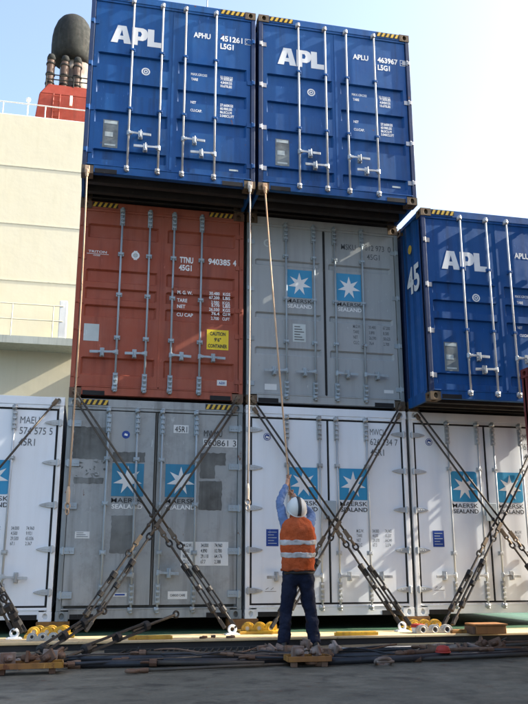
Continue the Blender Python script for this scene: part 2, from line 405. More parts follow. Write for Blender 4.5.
def hazard(mb_y, mb_b, x0, x1, z0, z1, y, dr=1):
    mb_b.poly([(x0, z0), (x1, z0), (x1, z1), (x0, z1)], y)
    n = 5; w = (x1-x0)/n; h = (z1-z0)
    for i in range(n):
        a = x0+i*w+.004; b = a+w*.5
        sh = w*.45
        p = [(a, z0+.003), (b, z0+.003), (min(b+sh, x1), z1-.003), (min(a+sh, x1), z1-.003)]
        mb_y.poly(p, y-.003)

def container(name, label, cat, loc, kind, c):
    """kind 'dry' or 'reefer'; c holds colours and details of this one box"""
    rt = thing(name, label, cat, loc, c.get('group'))
    L = c.get('L', 12.19); body, frame = c['body'], c['frame']; ov = c.get('ov', 0)
    fz0, fz1 = .155, H-.125
    # frame of the door end
    pw = .066
    for sx in (0, 1):
        mb = MB(); a, b = (0.004, pw) if sx == 0 else (W-pw, W-.004)
        mb.box(a, b, .006, .13, .118, H-.118)
        mb.box(a+(.0 if sx == 0 else -.03), b+(.03 if sx == 0 else .0), .05, .10, .118, H-.118)
        mb.build('corner_post', frame, rt, bevel=.006)
        mb = MB(); a, b = (0.004, .10) if sx == 0 else (W-.10, W-.004)
        mb.box(a, b, L-.13, L-.006, .118, H-.118); mb.build('corner_post', frame, rt, bevel=.006)
    mb = MB(); mb.box(.162, W-.162, .008, .09, H-.112, H-.002); mb.box(pw, W-pw, .016, .10, H-.150, H-.112); mb.build('header_beam', body, rt, bevel=.004)
    mb = MB(); mb.box(.162, W-.162, .006, .10, .025, .135); mb.box(pw, W-pw, .0, .12, .135, .152)
    mb.build('sill_beam', c.get('sill', body), rt, bevel=.004)
    if kind == 'dry' or c.get('pockets', True):
        mb = MB()
        for x0 in (.18, W-.18-.30): mb.box(x0, x0+.30, .0035, .02, .022, .085)
        mb.each('sill_recess', 'black', rt)
    for sx in (0, 1):
        for z in (0, H-.118):
            for yy in ((0, ov, L-.178) if ov else (0, L-.178)):
                mb = MB(); casting(mb, 0 if sx == 0 else W, yy, z, 1 if sx == 0 else -1)
                mb.build('corner_casting', c.get('cast', frame), rt, bevel=.004)
    if ov:
        mb = MB()
        for sx in (0, 1):
            a, b = (.012, .10) if sx == 0 else (W-.10, W-.012)
            mb.box(a, b, ov+.01, ov+.16, .118, H-.118)
        mb.each('lifting_post', frame, rt, bevel=.004)
    # sides, roof, front, floor
    for sx in (0, 1):
        x = .018 if sx == 0 else W-.018
        if kind == 'dry': corr_side(x, L, .16, H-.06, -1 if sx == 0 else 1).build('side_panel', body, rt)
        else:
            mb = MB(); mb.add([(x,.12,.16),(x,L-.12,.16),(x,L-.12,H-.06),(x,.12,H-.06)], [(0,1,2,3)])
            k = .0
            while k < L-.5: mb.box(x-.004 if sx == 0 else x, x if sx == 0 else x+.004, .3+k, .312+k, .16, H-.06); k += .6
            mb.build('side_panel', body, rt)
        mb = MB(); a, b = (.006, .05) if sx == 0 else (W-.05, W-.006)
        segs = [(.178, ov), (ov+.178, L-.178)] if ov else [(.178, L-.178)]
        for y0, y1 in segs:
            mb.box(a, b, y0, y1, H-.065, H-.004); mb.box(a, b, y0, y1, .01, .16)
        mb.each('side_rail', body, rt, bevel=.004)
    mb = MB(); vs = []; y = .1; i = 0
    while y < L-.1:
        vs += [(.04, y, H-.02-(.02 if i % 2 else 0)), (W-.04, y, H-.02-(.02 if i % 2 else 0))]; y += .1; i += 1
    mb.add(vs, [(2*k, 2*k+1, 2*k+3, 2*k+2) for k in range(len(vs)//2-1)]); mb.build('roof', body, rt)
    mb = MB(); mb.box(.06, W-.06, L-.1, L-.06, .1, H-.06); mb.build('front_wall', body, rt)
    mb = MB(); mb.box(.05, W-.05, .1, L-.1, .135, .152)
    y = .30
    while y < L-.2:
        mb.box(.05, W-.05, y, y+.045, .02, .135); mb.box(.05, W-.05, y+.045, y+.09, .02, .028); y += .31
    if ov: mb.box(.05, W-.05, ov-.03, ov+.12, .012, .02)
    mb.build('floor_frame', 'under', rt)
    mb = MB(); mb.box(pw, W-pw, .085, .10, .15, H-.15); mb.build('door_gasket', 'black', rt) if not c.get('gasketmat') else mb.build('door_gasket', c['gasketmat'], rt)
    # doors
    yd = c.get('yd', .030); seam = c.get('seam', 1.219)
    zt, zb = c['ztop'], c['zbot']
    e0 = c.get('edge', .075)
    tr = c.get('troughs', []); g = c.get('gap', .009)
    for side in (0, 1):
        x0, x1 = (e0, seam-g) if side == 0 else (seam+g, W-e0)
        mb, fn = door_panel(x0, x1, zb, zt, yd, tr, c.get('depth', .032), c.get('slope', .022))
        if kind == 'reefer':
            # proud frame around the opening carries the gasket line
            pass
        d = mb.build('door', body, rt, bevel=0)
        if side == 0:
            m2 = MB(); m2.box(seam-g-.012, seam+.014, yd-.006, yd-.0005, zb+.01, zt-.01) if kind == 'dry' else m2.box(seam-.007, seam+.007, yd-.004, yd+.004, zb, zt)
            m2.build('seam_strip', c.get('gasketmat','black') if kind == 'reefer' else c.get('seamcol', body), d)
        bars = [b_ for b_ in c['bars'] if (b_ < seam) == (side == 0)]
        yb = yd-.048
        for b_ in bars: lockbar(b_, c.get('bz0', .085), c.get('bz1', 2.83), yb, c['brackets'], c['bar'], d, c.get('bigbr', False), c.get('brmat'))
        for hx, hz, dr, hl in c['handles']:
            if (hx < seam) == (side == 0): handle(hx, hz, dr, hl, yb, c.get('hmat', c['bar']), d)
        # hinges
        for hz in c['hinges']:
            mb = MB()
            s_ = 1 if side == 0 else -1; xe = 0 if side == 0 else W
            if kind == 'dry':
                mb.box(*sorted((xe+s_*.010, xe+s_*.115)), -.010, .006, hz-.028, hz+.028) if False else None
                mb.box(*sorted((xe+s_*.050, xe+s_*.125)), yd-.012, yd-.001, hz-.035, hz+.035)
                mb.tube([(xe+s_*.052, yd-.016, hz-.045), (xe+s_*.052, yd-.016, hz+.045)], .014, 8)
                mb.box(*sorted((xe+s_*.012, xe+s_*.050)), -.008, .005, hz-.03, hz+.03)
            else:
                tip = c.get('tip', .25)
                pts = [(xe+s_*.045, hz-.036), (xe+s_*.13, hz-.036), (xe+s_*tip*.9, hz-.014), (xe+s_*tip, hz), (xe+s_*tip*.9, hz+.014), (xe+s_*.13, hz+.036), (xe+s_*.045, hz+.036)] if c.get('pointed', True) else \
                      [(xe+s_*.045, hz-.042), (xe+s_*tip*.78, hz-.042), (xe+s_*tip*.78, hz+.042), (xe+s_*.045, hz+.042)]
                mb.poly(pts, yd-.020, .019)
                mb.tube([(xe+s_*.045, yd-.024, hz-.05), (xe+s_*.045, yd-.024, hz+.05)], .017, 10)
                mb.box(*sorted((xe+s_*.010, xe+s_*.045)), -.008, .005, hz-.035, hz+.035)
                for q in (.09, .13, .165): mb.tube([(xe+s_*q, yd-.028, hz), (xe+s_*q, yd-.018, hz)], .009, 8)
            mb.build('hinge', c.get('hingemat', c['bar']), d, bevel=.003)
        c['decor'](side, d, yd-.003, lambda x, z, fn=fn: fn(x, z))
    if kind == 'reefer' and c.get('line', True):
        # black seal line round both doors
        mb = MB()
        for a, b, e, f_ in ((e0-.026, e0, zb-.024, zt+.026), (W-e0, W-e0+.026, zb-.024, zt+.026), (e0, W-e0, zt, zt+.026), (e0, W-e0, zb-.024, zb)):
            mb.box(a, b, .022, .084, e, f_)
        mb.build('door_seal', 'black', rt)
        mb = MB()
        None
        None
        mb.box(pw, W-pw, .012, .084, zt+.027, H-.151); mb.box(pw, W-pw, .012, .084, .153, zb-.025)
        mb.each('door_frame', c['frame'], rt)
    if c.get('hazard'):
        y_, b_ = MB(), MB()
        for x0 in (.17, W-.17-.37): hazard(y_, b_, x0, x0+.37, H-.088, H-.012, .004)
        b_.each('hazard_strip', 'hazard_black', rt); y_.each('hazard_stripe', 'hazard', rt)
    return rt

def numbers(mb, x, z, rows, h, dz, y, w=None, sx=.6, yf=None, bold=.01, align='l'):
    for i, r_ in enumerate(rows): text(mb, r_, x, z-i*dz, h, y, sx=sx, width=None, yf=yf, bold=bold, align=align)

# --- blue boxes -------------------------------------------------------------
def apl_decor(prefix, num, chk, dy=0, boxed=True, dirty=False):
    def dec(side, d, y, yf):
        mb = MB()
        if side == 0:
            apl(mb, .30, 2.12+dy, .29, .73, y)
            mb.disc(.82, 1.70+dy, .062, y + 0, 22, ri=.042); mb.disc(.82, 1.70+dy, .030, y, 16, ri=.014)
            mb.blocks('lettering', 'letter', d)
            m2 = MB(); m2.poly([(.26,.43),(.47,.43),(.47,.86),(.26,.86)], y); o = m2.build('data_plate', 'label_grey', d)
            m3 = MB(); m3.poly([(.275,.80),(.455,.80),(.455,.845),(.275,.845)], y-.002); m3.poly([(.29,.60),(.40,.60),(.40,.67),(.29,.67)], y-.002); m3.poly([(.29,.46),(.44,.46),(.44,.485),(.29,.485)], y-.002)
            m3.each('plate_mark', 'label_pale', d)
        else:
            text(mb, prefix, 1.50, 2.385+dy, .085, y, width=.255, bold=.034)
            text(mb, num, 1.905, 2.385+dy, .088, y, width=.335, bold=.034)
            text(mb, chk, 2.298, 2.390+dy, .066, y, width=.050, bold=.03)
            if boxed:
                for a in ((2.278,2.368,2.372,2.380),(2.278,2.368,2.466,2.474),(2.278,2.286,2.380,2.466),(2.360,2.368,2.380,2.466)):
                    mb.poly([(a[0],a[2]+dy),(a[1],a[2]+dy),(a[1],a[3]+dy),(a[0],a[3]+dy)], y)
            text(mb, 'L5G1', 1.905, 2.25+dy, .088, y, width=.20, bold=.034)
            text(mb, 'MAX.GROSS', 1.48, 1.765+dy, .040, y, width=.24, bold=.028, yf=yf)
            text(mb, 'TARE', 1.48, 1.655+dy, .040, y, width=.10, bold=.028, yf=yf)
            numbers(mb, 1.915, 1.775+dy, ['32.500KGS', '71.650LBS', '  4.840KGS', '10.670LBS'], .041, .058, y, sx=.72, yf=yf, bold=.028)
            text(mb, 'NET', 1.48, 1.275+dy, .040, y, width=.08, bold=.028, yf=yf)
            text(mb, 'CU.CAP.', 1.48, 1.145+dy, .040, y, width=.17, bold=.028, yf=yf)
            numbers(mb, 1.915, 1.285+dy, ['27.660KGS', '60.980LBS', '   86.0CU.M', '3.040CU.FT'], .041, .058, y, sx=.72, yf=yf, bold=.028)
            mb.blocks('lettering', 'letter', d)
            m2 = MB(); m2.poly([(2.06,.262),(2.19,.262),(2.19,.288),(2.06,.288)], y); m2.each('sticker', 'label_pale', d)
    return dec
def blue(extra=None, **k):
    c = dict(body='blue', frame='blue_frame', cast='hook', L=13.716, ov=.82, ztop=2.775, zbot=.16, bars=(.615, 1.04, 1.38, 1.835), brackets=(2.0, 1.05), bar='steel_white',
             handles=((.615, .66, 1, .30), (1.04, .47, -1, .34), (1.38, .66, 1, .30), (1.835, .47, -1, .34)), hinges=(.36, 1.02, 1.72, 2.42),
             troughs=[(1.94,1.74),(1.48,1.28),(1.01,.81),(.40,.24)], hazard=True, group='blue containers', hingemat='steel_white', depth=.040, slope=.012, brmat='blue', hmat='steel')
    c.update(k); return c
container('shipping_container', 'blue container with white APL logo, top left of the stack, number 451261', 'shipping container', (0, -OV, 2*PZ), 'dry',
          blue(decor=apl_decor('APHU', '451261', '3'), hingemat='blue'))
container('shipping_container', 'blue container with white APL logo, top of the middle column beside open sky, number 463967', 'shipping container', (PX, -OV, 2*PZ), 'dry',
          blue(decor=apl_decor('APLU', '463967', '4')))
b45 = container('shipping_container', 'blue container at the right with a white 45 on its side wall', 'shipping container', (2*PX, -OV, PZ), 'dry',
          blue(decor=apl_decor('APLU', '457193', '2', dy=-.135), troughs=[(1.78,1.60),(1.50,1.32),(1.22,1.04),(.40,.24)], brackets=(2.0, 1.05)))
def side_text(body, y0, z, h, w, mat, parent, x):
    mb = MB(); text(mb, body, 0, 0, h, 0, width=w, bold=.03)
    mb.v = [(x, y0 - p[0], z + p[2]) for p in mb.v]        # reads left to right seen from -x
    mb.v = [(p[0], p[1], p[2]) for p in mb.v]
    return mb.build('lettering', mat, parent)
side_text('45', .66, 4.69-PZ, .40, .46, 'letter', b45, .012)
mb = MB(); mb.disc(0, 0, .07, 0, 18); mb.v = [(.010+p[1], .50 - p[0], 2.44+p[2]) for p in mb.v]; mb.build('round_sticker', 'hazard', b45)

# --- red box ----------------------------------------------------------------
def red_decor(side, d, y, yf):
    mb = MB()
    if side == 0:
        text(mb, 'TRITON', .15, 2.125, .035, y, width=.26, bold=.01, yf=yf)
        mb.poly([(.13,2.105),(.44,2.105),(.44,2.111),(.13,2.111)], y); text(mb, 'CONTAINER', .22, 2.075, .02, y, width=.1, yf=yf)
        mb.disc(.825, 2.13, .060, y, 22, ri=.032)
        mb.poly([(.80,2.185),(.85,2.185),(.85,2.20),(.80,2.20)], y); mb.poly([(.80,2.06),(.85,2.06),(.85,2.075),(.80,2.075)], y)
        mb.blocks('lettering', 'letter', d)
        m2 = MB(); m2.poly([(.15,.80),(.36,.80),(.36,1.05),(.15,1.05)], y); m2.build('data_plate', 'label_pale', d)
        m3 = MB(); m3.disc(.825, 2.13, .028, y, 16); m3.build('emblem', 'label_pale', d)
    else:
        text(mb, 'TTNU', 1.475, 2.075, .088, y, width=.20, bold=.034); text(mb, '940385', 1.90, 2.085, .088, y, width=.335, bold=.034)
        text(mb, '4', 2.275, 2.085, .088, y, width=.05, bold=.034)
        text(mb, '45G1', 1.465, 1.955, .085, y, width=.19, bold=.034)
        for s_, zz, ww in (('M. G. W.', 1.585, .22), ('TARE', 1.475, .15), ('NET', 1.37, .12), ('CU CAP', 1.255, .24)):
            text(mb, s_, 1.455, zz, .052, y, width=ww, bold=.026, yf=yf)
        for i, (a, b) in enumerate((('30.480', 'KGS'), ('67.200', 'LBS'), ('3.980', 'KGS'), ('8.770', 'LBS'), ('26.500', 'KGS'), ('76.4', 'CU M'), ('2.700', 'CUFT'))):
            text(mb, a, 2.08, 1.605-i*.062, .046, y, width=.155 if len(a) > 5 else .12, bold=.026, align='r', yf=yf); text(mb, b, 2.13, 1.605-i*.062, .046, y, width=.11, bold=.026, yf=yf)
        mb.blocks('lettering', 'letter', d)
        m2 = MB(); m2.poly([(1.90,.77),(2.22,.77),(2.22,1.07),(1.90,1.07)], y); o = m2.build('caution_plate', 'label_yellow', d)
        m3 = MB(); text(m3, 'CAUTION', 2.06, .985, .052, y-.003, width=.23, bold=.026, align='c'); text(m3, "9'6\"", 2.06, .895, .052, y-.003, width=.10, bold=.026, align='c')
        text(m3, 'CONTAINER', 2.06, .80, .052, y-.003, width=.28, bold=.026, align='c'); m3.build('caution_lettering', 'letter_black', d)
        m4 = MB(); m4.poly([(2.06,.24),(2.20,.24),(2.20,.32),(2.06,.32)], y); m4.each('sticker', 'label_white', d)
        m5 = MB(); text(m5, 'AZ01', 2.13, .262, .034, y-.003, width=.09, align='c', bold=.02); m5.build('sticker_lettering', 'label_blue', d)
container('shipping_container', 'rust red container in the middle row with yellow caution plate', 'shipping container', (0, 0, PZ), 'dry',
          dict(body='red', frame='red', cast='rust', ztop=2.775, zbot=.16, bars=(.615, 1.02, 1.38, 1.795), brackets=(2.12, 1.5, .86), bar='grey_bar',
               bigbr=(2.70, .22), handles=((.615, .64, -1, .36), (1.02, .64, -1, .28), (1.38, .64, 1, .28), (1.795, .64, 1, .36)), hinges=(.30, .98, 1.38, 2.05, 2.55),
               troughs=[(2.58,2.36),(1.88,1.68),(1.60,1.42),(1.34,1.16),(.57,.31)], depth=.036, hazard=True, hingemat='red', decor=red_decor))

# --- star logos -------------------------------------------------------------
def star_logo(d, xc, z0, z1, w, y, yf, bgmat, t1, t2, rounded=0, pale=False, off=0):
    z = (z0+z1)/2; hw = w/2
    m = MB()
    if rounded:
        r = .045; pts = []
        for cx, cz, a0 in ((xc+hw-r, z1-r, 0), (xc-hw+r, z1-r, 90), (xc-hw+r, z0+r, 180), (xc+hw-r, z0+r, 270)):
            pts += [(cx+r*cos(radians(a0+k*22.5)), cz+r*sin(radians(a0+k*22.5))) for k in range(5)]
        m.poly(pts, y)
    else: m.poly([(xc-hw, z0), (xc+hw, z0), (xc+hw, z1), (xc-hw, z1)], y)
    m.build('logo_square', bgmat, d)
    m = MB(); star(m, xc, z-.005, w*.46, y-.003); m.build('logo_star', 'label_white' if pale else 'letter', d)
    m = MB(); text(m, 'MAERSK', xc-hw+.005, z0-.085, .062, y, width=w-.01, bold=.006); m.build('lettering', t1, d)
    m = MB(); text(m, 'SEALAND', xc-hw+.015, z0-.165, .058, y, width=w-.02, bold=.018); m.build('lettering', t2, d)

def grey_decor(side, d, y, yf):
    star_logo(d, .82 if side == 0 else 1.61, 1.655, 2.10, .40, y, yf, 'sky_blue', 'letter_black', 'letter')
    if side == 0:
        m = MB(); m.disc(.33, 2.50, .065, y, 20, ri=.042); m.poly([(.33,2.49),(.39,2.49),(.39,2.51),(.33,2.51)], y); m.build('emblem', 'label_pale', d)
        m = MB(); m.poly([(.71,.96),(.91,.96),(.91,1.24),(.71,1.24)], y); m.build('data_plate', 'label_pale', d)
        m = MB()
        for i in range(6): m.poly([(.735,.99+i*.04),(.885-(i % 3)*.03,.99+i*.04),(.885-(i % 3)*.03,1.005+i*.04),(.735,1.005+i*.04)], y-.002)
        m.each('plate_mark', 'patch', d)
        m = MB(); m.poly([(.28,.21),(.46,.21),(.46,.30),(.28,.30)], y); m.each('sticker', 'label_white', d)
    else:
        m = MB(); text(m, 'MSKU', 1.50, 2.50, .092, y, width=.24, bold=.005); text(m, '812 973', 1.89, 2.515, .092, y, width=.32, bold=.005); text(m, '0', 2.27, 2.515, .092, y, width=.05, bold=.005)
        text(m, '45G1', 1.92, 2.365, .09, y, width=.21, bold=.005)
        for i, (a, b, e) in enumerate((('M.G.W.', '30.480', '67.200'), ('TARE', ' 3.890', ' 8.580'), ('NET', '26.590', '58.620'), ('CU.C', '  76.4', ' 2.700'))):
            text(m, a, 1.66, 1.235-i*.085, .05, y, sx=.55, bold=.004, yf=yf); text(m, b, 1.91, 1.235-i*.085, .05, y, sx=.6, bold=.004, yf=yf); text(m, e, 2.14, 1.235-i*.085, .05, y, sx=.6, bold=.004, yf=yf)
        m.blocks('lettering', 'letter_grey', d)
        m = MB(); m.poly([(2.12,.24),(2.27,.24),(2.27,.29),(2.12,.29)], y); m.each('sticker', 'label_white', d)
container('shipping_container', 'light grey container with two blue star logos, middle row beneath the overhanging blue one', 'shipping container', (PX, 0, PZ), 'dry',
          dict(body='grey', frame='grey_frame', cast='hook', ztop=2.775, zbot=.16, bars=(.605, 1.045, 1.38, 1.825), brackets=(2.3, 1.62, .95), bar='grey_bar', bigbr=(2.68, .22),
               handles=((.605, .50, -1, .34), (1.045, .50, -1, .30), (1.38, .50, 1, .30), (1.825, .50, 1, .34)), hinges=(.30, .98, 1.75, 2.5),
               troughs=[(2.24,2.14),(1.40,1.30),(.86,.74)], depth=.030, seamcol='black', hazard=False, decor=grey_decor))

# --- refrigerated boxes -----------------------------------------------------
def tare(m, x, z, y, h=.045, dz=.065, sd=[0]):
    sd[0] += 1; kg = 4.37 + .13*sd[0]
    rows = (('M.G.W.', '34.000', '74.960'), ('TARE', ' %.3f' % kg, ' %.3f' % (kg*2.2046)), ('NET', '%.3f' % (34-kg), '%.3f' % ((34-kg)*2.2046)), ('CU.C', '  %.1f' % (66.9+.2*sd[0]), ' 2.3%d' % (60+sd[0]*7)))
    for i, (a, b, e) in enumerate(rows):
        text(m, a, x, z-i*dz, h, y, sx=.55, bold=.004); text(m, b, x+.24, z-i*dz, h, y, sx=.58, bold=.004); text(m, e, x+.43, z-i*dz, h, y, sx=.58, bold=.004)
def white_decor(l1, l2, rounded, mark, center=True):
    def dec(side, d, y, yf):
        star_logo(d, .845 if side == 0 else 1.59, 1.60, 2.05, .42, y, yf, 'sky_blue', 'letter_black', 'letter_black', rounded)
        if side == 0:
            m = MB(); m.disc(.315, 2.475, .055, y, 20); m.build('round_sticker', 'label_blue', d)
            m = MB(); m.poly([(.29,2.46),(.34,2.45),(.345,2.475),(.30,2.49)], y-.003); m.disc(.315, 2.475, .046, y-.003, 20, ri=.038); m.each('sticker_mark', 'letter', d)
            m = MB(); m.poly([(.30,.95),(.475,.95),(.475,1.18),(.30,1.18)], y); m.build('data_plate', 'label_blue', d)
            m = MB()
            for i in range(5):
                m.poly([(.325, .985+i*.038), (.45-(i % 2)*.04, .985+i*.038), (.45-(i % 2)*.04, .993+i*.038), (.325, .993+i*.038)], y-.002)
            m.each('plate_mark', 'label_pale', d)
            m = MB(); m.poly([(.28,.345),(.44,.345),(.44,.351),(.28,.351)], y); m.poly([(.29,.375),(.33,.40),(.335,.396),(.295,.371)], y); m.poly([(.36,.37),(.40,.40),(.405,.396),(.365,.366)], y); m.each('scuff_mark', 'patch', d)
        else:
            m = MB(); text(m, l1, 1.87, 2.55, .095, y, width=.25, bold=.0); text(m, l2, 1.87, 2.405, .095, y, width=.43, bold=.0); text(m, '45R1', 1.87, 2.25, .095, y, width=.21, bold=.004)
            tare(m, 1.62, 1.145, y); m.blocks('lettering', 'letter_grey', d)
            if center:
                m = MB(); m.box(1.245, 1.30, y-.012, y+.001, 1.33, 1.42); m.build('seal_plate', 'steel', d, bevel=.003)
    return dec
def white(**k):
    c = dict(body='white', frame='white_frame', cast='white_frame', ztop=2.735, zbot=.195, edge=.095, gap=.016, yd=.024, bars=(.60, 1.085, 1.345, 1.80), brackets=(2.08, .86), bar='steel',
             bigbr=(2.58, .34), bz0=.10, bz1=2.79, handles=((.60, .55, -1, .30), (1.085, .55, -1, .26), (1.345, .55, 1, .26), (1.80, .55, 1, .30)), hinges=(.36, .90, 1.47, 2.03, 2.57), group='white refrigerated containers')
    c.update(k); return c
container('refrigerated_container', 'white container cut by the left edge, number 574 575 5', 'refrigerated container', (-PX, 0, 0), 'reefer', white(decor=white_decor('MAEU', '574 575 5', True, 1)))
wc = container('refrigerated_container', 'white container directly behind the worker, number 626 134 7', 'refrigerated container', (PX, 0, 0), 'reefer', white(decor=white_decor('MWCU', '626 134 7', False, 1)))
wd = container('refrigerated_container', 'white container below the blue one marked 45, at bottom right', 'refrigerated container', (2*PX, 0, 0), 'reefer', white(decor=white_decor('MWCU', '625 470 4', True, 1)))
for k in (wc, wd):
    mb = MB(); mb.box(1.12, 1.30, -.075, -.06, 1.32, 1.58); mb.box(1.14, 1.17, -.06, .02, 1.40, 1.5); mb.box(1.25, 1.28, -.06, .02, 1.40, 1.5); mb.build('latch_cover', 'grey_bar', k, bevel=.006)
def rough(pts, j=.007, st=.035, rg=random.Random(5)):
    out = []
    for i in range(len(pts)):
        a, b = pts[i], pts[(i+1) % len(pts)]; n = max(1, int(math.hypot(b[0]-a[0], b[1]-a[1])/st))
        for k in range(n): out.append((a[0]+(b[0]-a[0])*k/n+rg.uniform(-j, j), a[1]+(b[1]-a[1])*k/n+rg.uniform(-j, j)))
    return out
def worn_decor(side, d, y, yf):
    if side == 0:
        m = MB(); m.poly(rough([(.10,2.09),(.56,2.09),(.56,2.53),(.10,2.53)]), y+.0005); m.poly(rough([(.13,1.76),(.52,1.76),(.52,1.84),(.13,1.84)]), y+.0005); m.poly(rough([(.64,2.06),(1.07,2.06),(1.07,2.20),(.64,2.20)]), y+.0005)
        m.poly(rough([(.65,.85),(.93,.85),(.96,1.35),(.66,1.34)]), y+.0005); m.each('paint_patch', 'patch', d)
        rr = random.Random(3); m = MB()
        for k in range(26):
            x, z = rr.uniform(.14, .54), rr.uniform(1.86, 2.07); a = rr.uniform(0, pi); l, w_ = rr.uniform(.01, .05), rr.uniform(.005, .014)
            m.poly([(x+l*cos(a), z+l*sin(a)*.6), (x-w_*sin(a), z+w_*cos(a)), (x-l*cos(a), z-l*sin(a)*.6), (x+w_*sin(a), z-w_*cos(a))], y-.0005*(k % 3))
        m.each('peeling_paint', 'patch', d)
        star_logo(d, .85, 1.60, 2.045, .43, y-.002, yf, 'sky_blue_old', 'letter_black', 'letter', pale=True)
        m = MB(); m.disc(.80, 2.44, .055, y, 20); m.build('round_sticker', 'label_blue', d)
        m = MB(); m.poly([(.775,2.43),(.82,2.42),(.825,2.445),(.785,2.46)], y-.003); m.each('sticker_mark', 'letter', d)
        m = MB(); m.poly([(.19,1.04),(.38,1.04),(.38,1.13),(.19,1.13)], y); m.poly([(.72,.30),(.90,.30),(.90,.345),(.72,.345)], y); m.each('sticker', 'label_white', d)
        m = MB(); m.poly([(.745,.312),(.875,.312),(.875,.333),(.745,.333)], y-.003); m.each('sticker_mark', 'label_blue', d)
        m = MB(); [m.poly([(.21,1.06+i*.025),(.36-i*.03,1.06+i*.025),(.36-i*.03,1.066+i*.025),(.21,1.066+i*.025)], y-.003) for i in range(3)]; m.each('sticker_mark', 'letter_grey', d)
    else:
        m = MB(); m.poly(rough([(1.84,1.86),(2.05,1.86),(2.05,2.05),(2.20,2.05),(2.20,2.22),(1.84,2.22)]), y+.0005); m.poly(rough([(1.83,1.43),(2.15,1.43),(2.15,1.83),(1.83,1.83)]), y+.0005); m.each('paint_patch', 'patch', d)
        star_logo(d, 1.575, 1.60, 2.05, .43, y-.002, yf, 'sky_blue_old', 'letter_black', 'letter', pale=True)
        m = MB(); m.poly([(1.455,2.485),(1.665,2.485),(1.665,2.60),(1.455,2.60)], y); m.poly([(1.875,2.305),(2.36,2.305),(2.36,2.42),(1.875,2.42)], y-.001); m.poly([(1.60,.69),(2.25,.69),(2.25,1.005),(1.60,1.005)], y); m.poly([(1.44,.26),(1.70,.26),(1.70,.36),(1.44,.36)], y); m.each('sticker', 'label_white', d)
        m = MB(); text(m, '45R1', 1.56, 2.50, .082, y-.004, width=.17, bold=.0, align='c'); text(m, 'MWMU', 1.885, 2.45, .09, y-.004, width=.26, bold=.0); text(m, '560861 3', 1.885, 2.32, .085, y-.004, width=.46, bold=.0)
        tare(m, 1.63, .935, y-.004, .048, .072); text(m, 'CARGO CARE', 1.57, .295, .03, y-.004, width=.2, align='c')
        m.blocks('lettering', 'letter_black', d)
container('refrigerated_container', 'worn grey container with peeling paint patches behind the left crossed lashings', 'refrigerated container', (0, 0, 0), 'reefer',
          dict(body='grey_worn', frame='grey_frame', cast='grey_frame', ztop=2.76, zbot=.19, edge=.075, gap=.022, yd=.024, line=False, gasketmat='under_grey', bars=(.56, .955, 1.30, 1.775), brackets=(2.1, 1.5, .86), bar='grey_bar',
               bigbr=(2.58, .33), bz0=.10, bz1=2.80, handles=((.955, .57, -1, .26), (1.30, .60, 1, .26)), hinges=(.32, .88, 1.46, 2.03, 2.57), pointed=False, tip=.25, hazard=True, decor=worn_decor))

# --- the neighbouring bay at the right, plus an unseen stack added for shade ------------------------
def red2_decor(side, d, y, yf): pass
for i, (bx, bz, Lb) in enumerate(((5.84, .275, 12.19),)):
    rt = container('shipping_container', 'maroon red container whose edge just enters at the right border', 'shipping container', (bx+W, -1.75, bz), 'dry',
              dict(body='maroon', frame='maroon', ztop=2.775, zbot=.16, bars=(.615, 1.02, 1.38, 1.795), brackets=(2.1, .9), bar='grey_bar', handles=(), hinges=(.3, 1.0, 1.7, 2.4), troughs=[(1.9,1.7),(1.0,.8)], decor=red2_decor))
    rt.rotation_euler = (0, 0, pi)
for i in range(3):  # unseen stack, added so its shadow covers the foreground deck
    rt = container('shipping_container', ('bottom', 'middle', 'topmost')[i] + ' maroon container of the tall unseen stack beside the camera, added to shade the deck', 'shipping container', (8.33+W, -1.75, .275+i*PZ), 'dry',
              dict(body='maroon', frame='maroon', ztop=2.775, zbot=.16, bars=(.615, 1.02, 1.38, 1.795), brackets=(2.1, .9), bar='grey_bar', handles=(), hinges=(.3, 1.0, 1.7, 2.4), troughs=[(1.9,1.7),(1.0,.8)], decor=red2_decor))
    rt.rotation_euler = (0, 0, pi)
for i in range(4):
    x = (5.84+.2, 8.2, 8.2+PX, 11)[i]
    if i > 2: continue
    for yy in (-1.86, -13.8):
        mb = MB(); mb.box(-.2, .2, -.1, .1, 0, .518); o = mb.build('container_foundation', 'yellow_old', None, bevel=.01, loc=(x, yy, DZ+.003))
        tag(o, ('front' if yy > -5 else 'rear') + ' raised foundation under the maroon containers, ' + ('nearest to the worker', 'between the single box and the tall stack', 'farthest from the worker')[i], 'foundation', 'raised foundations')

# ------------------------------------------------------------------ twist locks between tiers
def stacker(x, y, z):
    mb = MB(); mb.box(-.07, .07, -.09, .09, 0, PZ-H)
    mb.box(-.025, .025, -.12, -.09, .004, .024); return mb
n = 0
where = {(0, 1): 'beneath the red container', (1, 1): 'beneath the light grey container', (2, 1): 'beneath the blue container marked 45', (0, 2): 'beneath the top left blue container', (1, 2): 'beneath the top middle blue container'}
for (k, j), wh in where.items():
    for s_, nm in ((0, 'left'), (1, 'right')):
        yy = .09
        mb = stacker(0, 0, 0); o = mb.build('stacking_cone', 'hook', None, bevel=.004, loc=(k*PX+(.08 if s_ == 0 else W-.08), yy, j*PZ-(PZ-H)))
        tag(o, 'small rusty stacking cone at the front %s corner %s' % (nm, wh), 'twist lock', 'stacking cones between container tiers')

